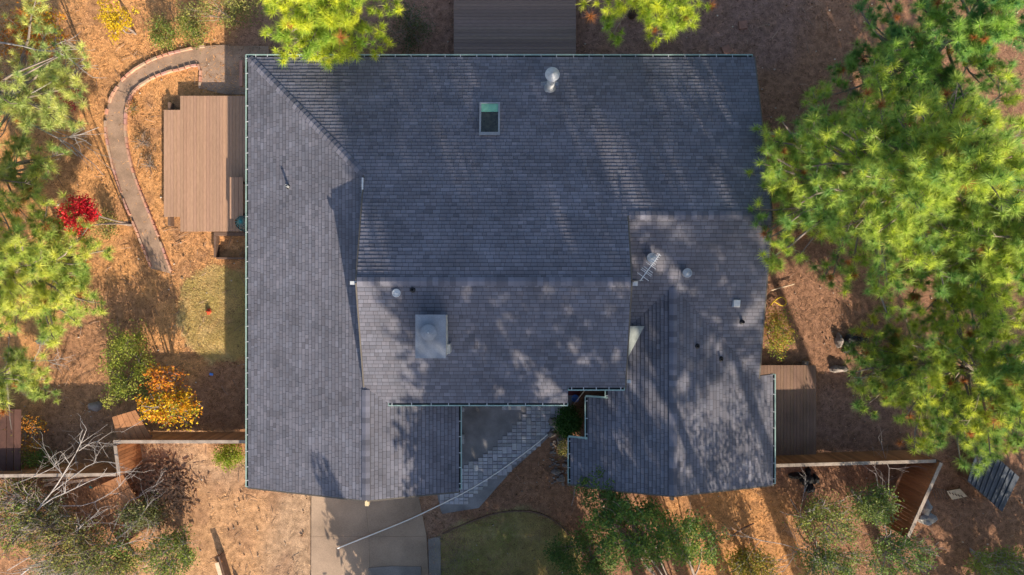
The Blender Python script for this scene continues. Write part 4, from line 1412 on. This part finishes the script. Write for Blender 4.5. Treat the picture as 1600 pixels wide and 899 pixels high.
pine('pine at the left edge beside the red shrub', -18.5, .7, 7.2, 4.1, 1.8, 107, tint=(.42, .44, .08), tint2=(.22, .30, .06), group=PG, aim=(1, .1), per=7, whorl=.45, brown=.025)
pine('thin pine in the upper left corner with bare grey limbs', -19.4, 7.4, 8.0, 4.3, 1.8, 108, tint=(.40, .42, .11), tint2=(.22, .29, .08), group=PG, aim=(1, 0), per=7, bare=.25, brown=.06)
pine('pine at the left edge between the bare limbs and the red shrub', -20.4, 4.4, 7.0, 3.9, 1.6, 110, tint=(.40, .42, .09), tint2=(.2, .28, .07), group=PG, aim=(1, 0), per=7, bare=.2, brown=.06)
pine('small loose pine at the left edge below the sunlit straw', -20.6, -3.6, 5.0, 2.6, 1.0, 109, tint=(.36, .39, .08), tint2=(.18, .25, .06), group=PG, aim=(1, .2), bare=.2)

SHADE = 'pines south of the house beyond the picture'
for i, (x, y, h, R, cb) in enumerate(((-3.87, -15.0, 8.0, 1.2, 1.0), (-4.7, -14.6, 4.0, 1.7, .3), (-2.6, -15, 6.0, 2.2, .3), (-.4, -15.6, 7.2, 2.6, .4), (2.0, -15.4, 10.5, 2.7, .4), (3.6, -16.8, 17.0, 3.7, 1.5), (7.6, -17.8, 18.5, 3.6, 6.5), (10.9, -17, 18, 3.6, 10.5), (14.4, -17.5, 18, 3.4, 10.5),
                                      (6.4, -22.5, 21, 4.0, 8), (11.5, -23, 21, 3.8, 11), (17.8, -16.5, 16.8, 3.0, 9), (6.8, -20.2, 19.5, 3.0, 14.5), (21.5, -15.8, 9.5, 3.4, .5), (24.5, -12.5, 8, 3.2, .5), (16.5, -23, 22, 3.6, 12.5))):
    pine('tall pine standing south or east of the house outside the picture', x, y, h, R, cb, 200 + i, group=SHADE, needles=16, width=.075, length=.30, whorl=.5, per=(11 if cb < .6 else 7), prof=.55, twigs=.8, dens=(.8 if cb > 8 else .95))


def leaf_cloud(name, centers, cr, n_leaf, size, cols, parent, r, flat=.5, m='leaf'):
    n_ = len(centers)
    k = n_ * n_leaf
    cc_ = np.repeat(np.asarray(centers), n_leaf, 0)
    rr = np.repeat(np.asarray(cr).reshape(-1, 1), n_leaf, 0) if hasattr(cr, '__len__') else cr
    off = r.normal(0, .5, (k, 3)); off[:, 2] *= .75
    P = cc_ + off * rr
    nrm = r.normal(0, 1, (k, 3)) * flat + np.array((0, 0, .6)); nrm /= np.linalg.norm(nrm, axis=1, keepdims=True)
    q = r.normal(0, 1, (k, 3)); u = np.cross(nrm, q); u /= np.linalg.norm(u, axis=1, keepdims=True) + 1e-9
    v = np.cross(nrm, u)
    s = size * r.uniform(.6, 1.3, (k, 1))
    V = np.stack([P - u * s, P - v * s * .55, P + u * s, P + v * s * .55], 1).reshape(-1, 3)
    w_ = r.random((len(cols), n_))
    pick = np.repeat(r.integers(0, len(cols), n_), n_leaf)
    pick = np.where(r.random(k) < .4, r.integers(0, len(cols), k), pick)
    C = np.array(cols)[pick] * r.uniform(.7, 1.3, (k, 1))
    T = np.arange(4 * k).reshape(-1, 4)
    o = np_mesh(name, V, T, C, m, parent)
    return o


def shrub(name, label, cx, cy, zc, rx, ry, rz, seed, cols, clumps=40, leaves=70, size=.045, cr=.28, stems=True, group=None, cat='shrub',
          base=None, stemmat='twig', shell=.55, box=False, extra_twigs=0):
    r = np.random.default_rng(seed)
    bx, by = base if base else (cx, cy)
    root = empty(name, (bx, by, 0), label, cat, group)
    d = r.normal(0, 1, (clumps, 3)); d /= np.linalg.norm(d, axis=1, keepdims=True)
    if box:
        d = np.clip(d * 1.5, -1, 1)
    rad = (shell + (1 - shell) * r.random((clumps, 1))) * r.uniform(.75, 1.1, (clumps, 1))
    Cn = np.array((cx, cy, zc)) + d * rad * np.array((rx, ry, rz))
    Cn[:, 2] = np.maximum(Cn[:, 2], .12)
    if stems:
        mb = MB()
        h_ = min(max(zc * .017, .010), .024)
        nl = max(3, clumps // 14)
        b0 = np.array((bx, by, -.05))
        limbs = []
        for i in r.choice(clumps, min(nl, clumps), replace=False):
            e = b0 * .35 + Cn[i] * .65
            md = b0 * .5 + e * .5 + r.normal(0, .10, 3) * np.array((1, 1, .3)) * min(max(rx, ry), 1.2)
            st = b0 + r.normal(0, .06, 3) * np.array((1, 1, 0))
            P = np.array(smooth_open([tuple(st), tuple(md), tuple(e)], 1))
            mb.tube([tuple(v) for v in P], list(np.linspace(h_ * 1.9, h_ * .9, len(P))), 5)
            limbs.append(P)
        LP = np.concatenate(limbs)
        for i in range(clumps):
            if r.random() < .2: continue
            e = Cn[i]; j = np.argmin(((LP - e) ** 2).sum(1)); q0 = LP[j]
            md = (q0 + e) / 2 + r.normal(0, .06, 3)
            mb.tube([tuple(q0), tuple(md), tuple(e)], [h_ * .7, h_ * .5, h_ * .25], 4)
        tw_ = min(1.0, .35 + .6 * max(rx, ry))
        for i in range(extra_twigs):
            e = Cn[r.integers(clumps)]; dd = e - np.array((bx, by, .2)); dd /= np.linalg.norm(dd) + 1e-6
            e2 = e + (dd + r.normal(0, .4, 3)) * r.uniform(.3, .9) * max(rx, ry) * .5
            mb.tube([tuple(e - dd * .4), tuple((e + e2) / 2 + r.normal(0, .06, 3)), tuple(e2)], [.012 * tw_, .009 * tw_, .004 * tw_], 4)
        mb.build('stems', stemmat, root)
    leaf_cloud('foliage', Cn, cr * r.uniform(.7, 1.25, clumps), leaves, size, cols, root, r)
    return root


G1 = [(.15, .22, .035), (.10, .17, .03), (.21, .25, .04)]
OLV = [(.24, .24, .06), (.16, .18, .045), (.31, .29, .07), (.24, .17, .07)]
SG = 'shrubs in the yard'


def at(px, py, z):
    p = W(px, py, z); return p.x, p.y


def sh(label, px, py, zc, rpx, rpy, rz, seed, cols, **k):
    s = (H - zc) / F
    x, y = at(px, py, zc)
    return shrub(k.pop('name', 'shrub'), label, x, y, zc, rpx * s, rpy * s, rz, seed, cols, group=SG, **k)


sh('yellow-leaved upright shrub near the top left corner', 180, 30, 1.4, 34, 34, .7, 301, [(.62, .42, .01), (.55, .36, .01), (.66, .50, .03)], clumps=40, leaves=40, size=.045, cr=.22, shell=.3)
sh('round olive shrub on the outside of the path bend', 256, 52, .7, 24, 27, .55, 302, OLV + G1, clumps=46, leaves=70, size=.035)
sh('olive shrub spilling onto the path right of the round one', 300, 45, .7, 24, 27, .55, 303, OLV + G1, clumps=46, leaves=60, size=.035)
sh('pale green loose bush cut by the top edge', 345, 10, 1.1, 66, 30, .7, 304, [(.24, .24, .06), (.17, .2, .05), (.3, .27, .08)], clumps=60, leaves=60, size=.04, cr=.35)
sh('small vivid red shrub left of the path', 124, 336, 3.4, 28, 29, .5, 305, [(.62, .02, .03), (.5, .015, .03), (.7, .05, .05)], clumps=40, leaves=60, size=.05, cr=.25)
sh('tiny crimson shrub among the upper left pine branches', 110, 155, .6, 13, 15, .4, 306, [(.5, .02, .06), (.4, .02, .05)], clumps=14, leaves=50, size=.04, cr=.2)
sh('olive shrub to the right of the vivid red shrub', 164, 352, .5, 17, 24, .35, 307, OLV, clumps=30, leaves=50, size=.035)
sh('orange bush behind the upper left pine', 28, 55, 1.0, 48, 46, .6, 308, [(.6, .22, .02), (.5, .15, .02), (.25, .2, .05)], clumps=30, leaves=50, size=.05, cr=.35)
sh('dense boxy green hedge shrub above the fence corner', 202, 572, .8, 27, 58, .75, 309, [(.26, .30, .04), (.17, .22, .035), (.34, .34, .06)], clumps=90, leaves=70, size=.04, cr=.3, box=True)
sh('bright green shrub at the fence end by the garage corner', 358, 713, .45, 25, 18, .35, 310, [(.24, .30, .02), (.18, .25, .02)], clumps=36, leaves=70, size=.035)
sh('flowering yellow-green shrub against the east eave', 1216, 520, 1.0, 25, 38, .6, 311, [(.36, .40, .03), (.42, .30, .04), (.22, .28, .04), (.45, .22, .07)], clumps=50, leaves=60, size=.035)
sh('round dark green bush between the walk and the porch', 888, 660, .75, 19, 22, .55, 312, [(.05, .13, .02), (.035, .10, .02), (.07, .15, .03)], clumps=70, leaves=90, size=.04, cr=.25)
sh('low dull green plant under the porch gutter', 881, 700, .3, 12, 14, .2, 313, OLV, clumps=16, leaves=50, size=.03, cr=.2)
sh('small orange-tipped plant on the inner path edge', 207, 168, .3, 12, 12, .25, 314, [(.4, .15, .03), (.18, .17, .04)], clumps=10, leaves=30, size=.03, cr=.2, extra_twigs=10)
for i, (x, y, lb) in enumerate(((222, 222, 'upper of two dry brown twiggy plants left of the deck'), (232, 258, 'lower of two dry brown twiggy plants left of the deck'))):
    sh(lb, x, y, .25, 15, 15, .2, 315 + i, [(.2, .11, .04), (.16, .12, .05)], clumps=12, leaves=14, size=.03, cr=.25, extra_twigs=22)
sh('orange-leaved scrub by the dark red-brown plank roof', 42, 680, .9, 32, 36, .5, 318, [(.55, .25, .02), (.5, .18, .02), (.2, .17, .04)], clumps=30, leaves=32, size=.04, cr=.3)
sh('dark green scrub below the orange-leaved scrub at left', 55, 720, .6, 40, 22, .4, 319, G1, clumps=30, leaves=50, size=.04, cr=.3)
for i, (x, y, rx, ry, zc, cl, lb) in enumerate((
        (18, 800, 46, 70, 1.2, G1 + OLV, 'green scrub filling the lower left corner'), (95, 845, 60, 50, 1.3, OLV, 'olive scrub below the bare dead branches'),
        (170, 868, 60, 45, 1.2, OLV + G1, 'olive scrub below the tilted brown panel'), (265, 868, 42, 42, 1.2, G1 + [(.18, .2, .05)], 'green scrub at the edge of the sandy front yard'),
        (225, 805, 35, 25, .9, [(.16, .19, .06), (.2, .2, .07)], 'pale loose scrub at the foot of the tilted brown panel'))):
    sh(lb, x, y, zc, rx, ry, .7, 320 + i, cl, clumps=74, leaves=50, size=.046, cr=.32, extra_twigs=130, name='scrub')
sh('low green weeds along the left pine shadow', 120, 470, .3, 40, 14, .2, 330, G1, clumps=20, leaves=40, size=.035, cr=.25)
sh('green sapling at the roof edge left of the porch ridge', 935, 765, 2.6, 38, 34, .7, 331, [(.09, .16, .035), (.12, .18, .04)], clumps=26, leaves=60, size=.05, cr=.3, cat='shrub', base=at(968, 830, 0))
TG = [(.11, .21, .04), (.15, .25, .045), (.08, .16, .04), (.23, .30, .05)]
x, y = at(990, 830, 3.0)
shrub('broadleaf_tree', 'broad green tree below the porch gable with pale stems', x, y, 2.8, 2.3, 1.45, .9, 340, TG, clumps=95, leaves=85, size=.055, cr=.36, cat='tree', base=at(1060, 930, 0), group='broadleaf trees', extra_twigs=30)
x, y = at(1085, 850, 2.4)
shrub('broadleaf_tree', 'green tree with forked pale trunks at the lower edge', x, y, 2.3, 1.2, 1.1, .8, 341, TG, clumps=44, leaves=75, size=.05, cr=.33, cat='tree', base=at(1085, 905, 0), group='broadleaf trees', extra_twigs=26)
x, y = at(915, 868, 1.6)
shrub('broadleaf_tree', 'dark green bush overhanging the front lawn', x, y, 1.5, 1.6, 1.1, .8, 342, [(.09, .16, .04), (.13, .2, .045)], clumps=60, leaves=80, size=.05, cr=.36, cat='tree', group='broadleaf trees')
for i, (x_, y_, rx, ry, zc, lb, cl) in enumerate((
        (1290, 820, 60, 42, 1.7, 'green scrub in front of the black cloth', [(.24, .29, .05), (.15, .22, .05), (.3, .3, .08)]),
        (1370, 790, 34, 30, 1.9, 'green scrub with bare twigs by the angled fence', [(.14, .22, .05), (.2, .25, .06)]),
        (1405, 868, 60, 36, 1.7, 'green scrub at the lower edge right of the bare twigs', [(.12, .21, .05), (.17, .25, .05)]),
        (1300, 880, 60, 28, 1.4, 'dark green scrub at the lower edge below the sunlit straw', [(.10, .18, .045), (.19, .24, .05)]),
        (1175, 880, 40, 24, .9, 'yellow-green weeds on the sunlit straw at the lower edge', [(.3, .25, .03), (.2, .2, .03)]),
        (1560, 885, 56, 26, 1.6, 'green bush in the lower right corner', [(.18, .26, .05), (.24, .29, .06)]))):
    sh(lb, x_, y_, zc, rx, ry, .8, 350 + i, cl, clumps=60, leaves=52, size=.046, cr=.34, extra_twigs=110, name='scrub', stemmat='dead_wood')
sh('low shaded brush under the big pines', 1390, 560, .6, 60, 46, .4, 360, [(.09, .12, .035), (.13, .13, .04)], clumps=44, leaves=46, size=.045, cr=.35)
sh('green brush north of the gutter beside the back deck', 640, 45, .5, 36, 40, .35, 361, [(.10, .12, .045), (.16, .12, .06), (.05, .1, .04)], clumps=36, leaves=50, size=.04, cr=.33, extra_twigs=40)

for i, (x, y, zc, rx, ry, rz) in enumerate(((-3.7, -15.3, 2.5, 2.1, 1.4, 2.5), (-.6, -16.0, 3.2, 2.3, 1.5, 3.2), (1.0, -15.9, 7.4, 1.5, 1.3, 2.4))):
    shrub('broadleaf_tree', 'leafy tree standing south of the driveway outside the picture', x, y, zc, rx, ry, rz, 390 + i, TG, clumps=130, leaves=42, size=.12, cr=.6, cat='tree', group='leafy trees south of the driveway', base=(x, y), shell=.3)
for i, (x, y, zc, rx, ry, rz) in enumerate(((11.2, -14.2, 6.6, 2.9, 1.5, 2.0), (7.4, -14.6, 6.4, 1.6, 1.2, 1.6))):
    shrub('broadleaf_tree', 'thin leafy tree standing south of the bedroom wing outside the picture', x, y, zc, rx, ry, rz, 395 + i, TG, clumps=70, leaves=26, size=.085, cr=.5, cat='tree', group='thin leafy trees south of the bedroom wing', base=(x, y), shell=.25, extra_twigs=60)
sh('grey-green brush below the large bare grey branch', 60, 800, 1.0, 60, 34, .5, 380, [(.20, .22, .10), (.14, .17, .07), (.26, .24, .12)], clumps=64, leaves=40, size=.045, cr=.32, extra_twigs=170, name='scrub', stemmat='dead_wood')
sh('grey-green brush along the lower edge under the bare branches', 120, 885, 1.0, 80, 26, .5, 381, [(.20, .22, .10), (.15, .19, .06), (.26, .25, .10)], clumps=64, leaves=44, size=.045, cr=.32, extra_twigs=150, name='scrub', stemmat='dead_wood')
sh('orange and yellow leaves under the upper left pine', 60, 40, 2.6, 44, 40, .6, 382, [(.7, .30, .02), (.62, .22, .02), (.5, .42, .04), (.3, .32, .06)], clumps=44, leaves=36, size=.055, cr=.3)

# yellow-orange tree by the fence
x, y = at(265, 637, 2.0)
shrub('autumn_tree', 'yellow and orange leaved tree behind the left fence', x, y, 2.0, 1.35, .85, .6, 370, [(.66, .36, .015), (.58, .26, .015), (.68, .46, .02), (.45, .14, .02), (.3, .3, .03)],
      clumps=85, leaves=36, size=.052, cr=.25, shell=.35, cat='tree', base=at(283, 632, 0), stemmat='dead_wood', extra_twigs=18)
x, y = at(253, 592, 2.4)
shrub('autumn_tree', 'small rust orange tree above the yellow-leaved one', x, y, 2.3, .75, .45, .7, 371, [(.5, .18, .015), (.58, .28, .02), (.4, .12, .02)], clumps=26, leaves=26, size=.055, cr=.3, cat='tree', base=at(275, 590, 0), stemmat='twig', extra_twigs=26)


# bare dead branches
def bare(name, label, starts, seed, m='dead_wood', depth=4, cat='branch', group='bare dead branches'):
    r = np.random.default_rng(seed)
    mb = MB()

    def grow(p, d, L_, rad, dep):
        P = [p]; dd = d
        for s in range(4):
            dd = dd + r.normal(0, .13, 3); dd[2] *= .8; dd /= np.linalg.norm(dd)
            q = P[-1] + dd * L_ / 4
            q[2] = max(q[2], .08)
            P.append(q)
        mb.tube([tuple(v) for v in P], [rad * (1 - .13 * s) for s in range(5)], 5)
        if dep == 0: return
        for s in range(r.integers(3, 6)):
            i = r.integers(1, 5)
            nd = dd + r.normal(0, .55, 3); nd[2] = nd[2] * .5 + .05; nd /= np.linalg.norm(nd)
            grow(P[i].copy(), nd, L_ * r.uniform(.32, .6), rad * r.uniform(.42, .62), dep - 1)
    for (a, b, rad) in starts:
        a, b = np.array(a), np.array(b)
        L_ = np.linalg.norm(b - a)
        grow(a, (b - a) / L_, L_, rad, depth)
    o = mb.build(name, m, loc=tuple(starts[0][0][:2]) + (0,))
    return tag(o, label, cat, group)


def w3(x, y, z): return tuple(W(x, y, z))


def sprawl(name, label, lines, seed, m='dead_wood', cat='branch', group='bare dead branches', r0=.03, twigs=9):
    """Bare branch drawn as long limbs, each with finer forking twigs."""
    r = np.random.default_rng(seed)
    mb = MB()
    for li, ln in enumerate(lines):
        P = np.array(smooth_open([w3(*q) for q in ln], 1)) + r.normal(0, .03, (1, 3))
        k = len(P)
        rr = r0 * (1.0 if li < 2 else .62)
        mb.tube([tuple(p) for p in P], list(np.linspace(rr, rr * .3, k)), 5)
        for t in range(twigs):
            i = r.integers(1, k)
            d = P[min(i + 1, k - 1)] - P[i - 1]; d /= np.linalg.norm(d)
            d = d + r.normal(0, .6, 3) * np.array((1, 1, .45)); d /= np.linalg.norm(d)
            L_ = r.uniform(.3, 1.1)
            Q_ = [P[i]]
            for q in range(3):
                d = d + r.normal(0, .22, 3) * np.array((1, 1, .6)); d /= np.linalg.norm(d)
                Q_.append(Q_[-1] + d * L_ / 3)
            mb.tube([tuple(v) for v in Q_], [rr * .42, rr * .34, rr * .25, rr * .12], 4)
            for f in range(r.integers(1, 4)):
                i2 = r.integers(1, 4)
                d2 = d + r.normal(0, .7, 3) * np.array((1, 1, .5)); d2 /= np.linalg.norm(d2)
                e = Q_[i2] + d2 * r.uniform(.15, .5)
                mb.tube([tuple(Q_[i2]), tuple((Q_[i2] + e) / 2 + r.normal(0, .03, 3)), tuple(e)], [rr * .24, rr * .18, rr * .09], 4)
    o = mb.build(name, m, loc=tuple(w3(*lines[0][0])[:2]) + (0,))
    return tag(o, label, cat, group)


sprawl('dead_branch', 'large bare grey branch sprawling over the left fence', [
    [(28, 838, .6), (60, 796, 1.2), (86, 765, 1.7), (106, 733, 2.1), (125, 700, 2.3), (137, 671, 2.4)],
    [(45, 812, .9), (75, 782, 1.5), (112, 766, 1.9), (150, 747, 2.0), (185, 738, 2.0)],
    [(80, 772, 1.6), (112, 748, 2.0), (142, 726, 2.1), (165, 722, 2.1), (184, 728, 2.1)],
    [(100, 742, 2.0), (84, 722, 2.1), (72, 702, 2.2)], [(122, 705, 2.2), (140, 693, 2.3), (152, 690, 2.3)],
    [(20, 760, 1.4), (60, 745, 1.8), (90, 730, 2.0)], [(95, 790, 1.2), (135, 790, 1.4), (180, 765, 1.6), (195, 745, 1.7)],
    [(60, 796, 1.2), (35, 780, 1.5), (5, 765, 1.7)]], 401)
sprawl('dead_branch', 'tangle of thin bare grey twigs in the lower left corner', [
    [(10, 890, .6), (60, 860, 1.2), (110, 835, 1.6), (150, 800, 1.7)], [(90, 899, .6), (140, 870, 1.2), (190, 850, 1.5), (235, 840, 1.5)],
    [(150, 880, .8), (180, 845, 1.3), (215, 815, 1.5), (232, 790, 1.5)], [(0, 840, .8), (45, 835, 1.3), (95, 850, 1.5)],
    [(210, 899, .7), (250, 865, 1.3), (285, 850, 1.4)], [(120, 820, 1.0), (160, 815, 1.4), (200, 822, 1.5)]], 408, r0=.018, twigs=14)
bare('dead_branch', 'bare branch at the bottom left among olive scrub', [(w3(32, 899, .5), w3(78, 838, 1.6), .03), (w3(150, 880, .5), w3(215, 800, 1.4), .022)], 402, depth=3)
bare('dead_branch', 'bare twig tangle left of the green scrub before the black cloth', [(w3(1290, 870, .5), w3(1230, 800, 1.4), .025), (w3(1330, 899, .5), w3(1240, 850, 1.5), .028)], 403, depth=3)
bare('dead_branch', 'bare twigs against the angled brown fence', [(w3(1400, 830, .5), w3(1380, 750, 1.8), .022), (w3(1400, 815, .6), w3(1365, 765, 1.7), .02)], 404, depth=2)
bare('dead_branch', 'bare grey limbs at the upper left edge under the pines', [(w3(-20, 175, 3.0), w3(70, 140, 3.4), .04), (w3(-20, 170, 2.5), w3(120, 185, 3.0), .045), (w3(-20, 65, 3.4), w3(90, 60, 3.6), .035)], 405, depth=2)
bare('dead_branch', 'bare grey twigs by the small loose left pine', [(w3(5, 560, 1.0), w3(60, 545, 1.8), .025), (w3(0, 600, 1.0), w3(50, 580, 1.7), .022)], 406, depth=2)
bare('dead_branch', 'thin bare stem rising beside the porch corner', [(w3(893, 790, .1), w3(905, 735, .9), .015)], 407, depth=1)
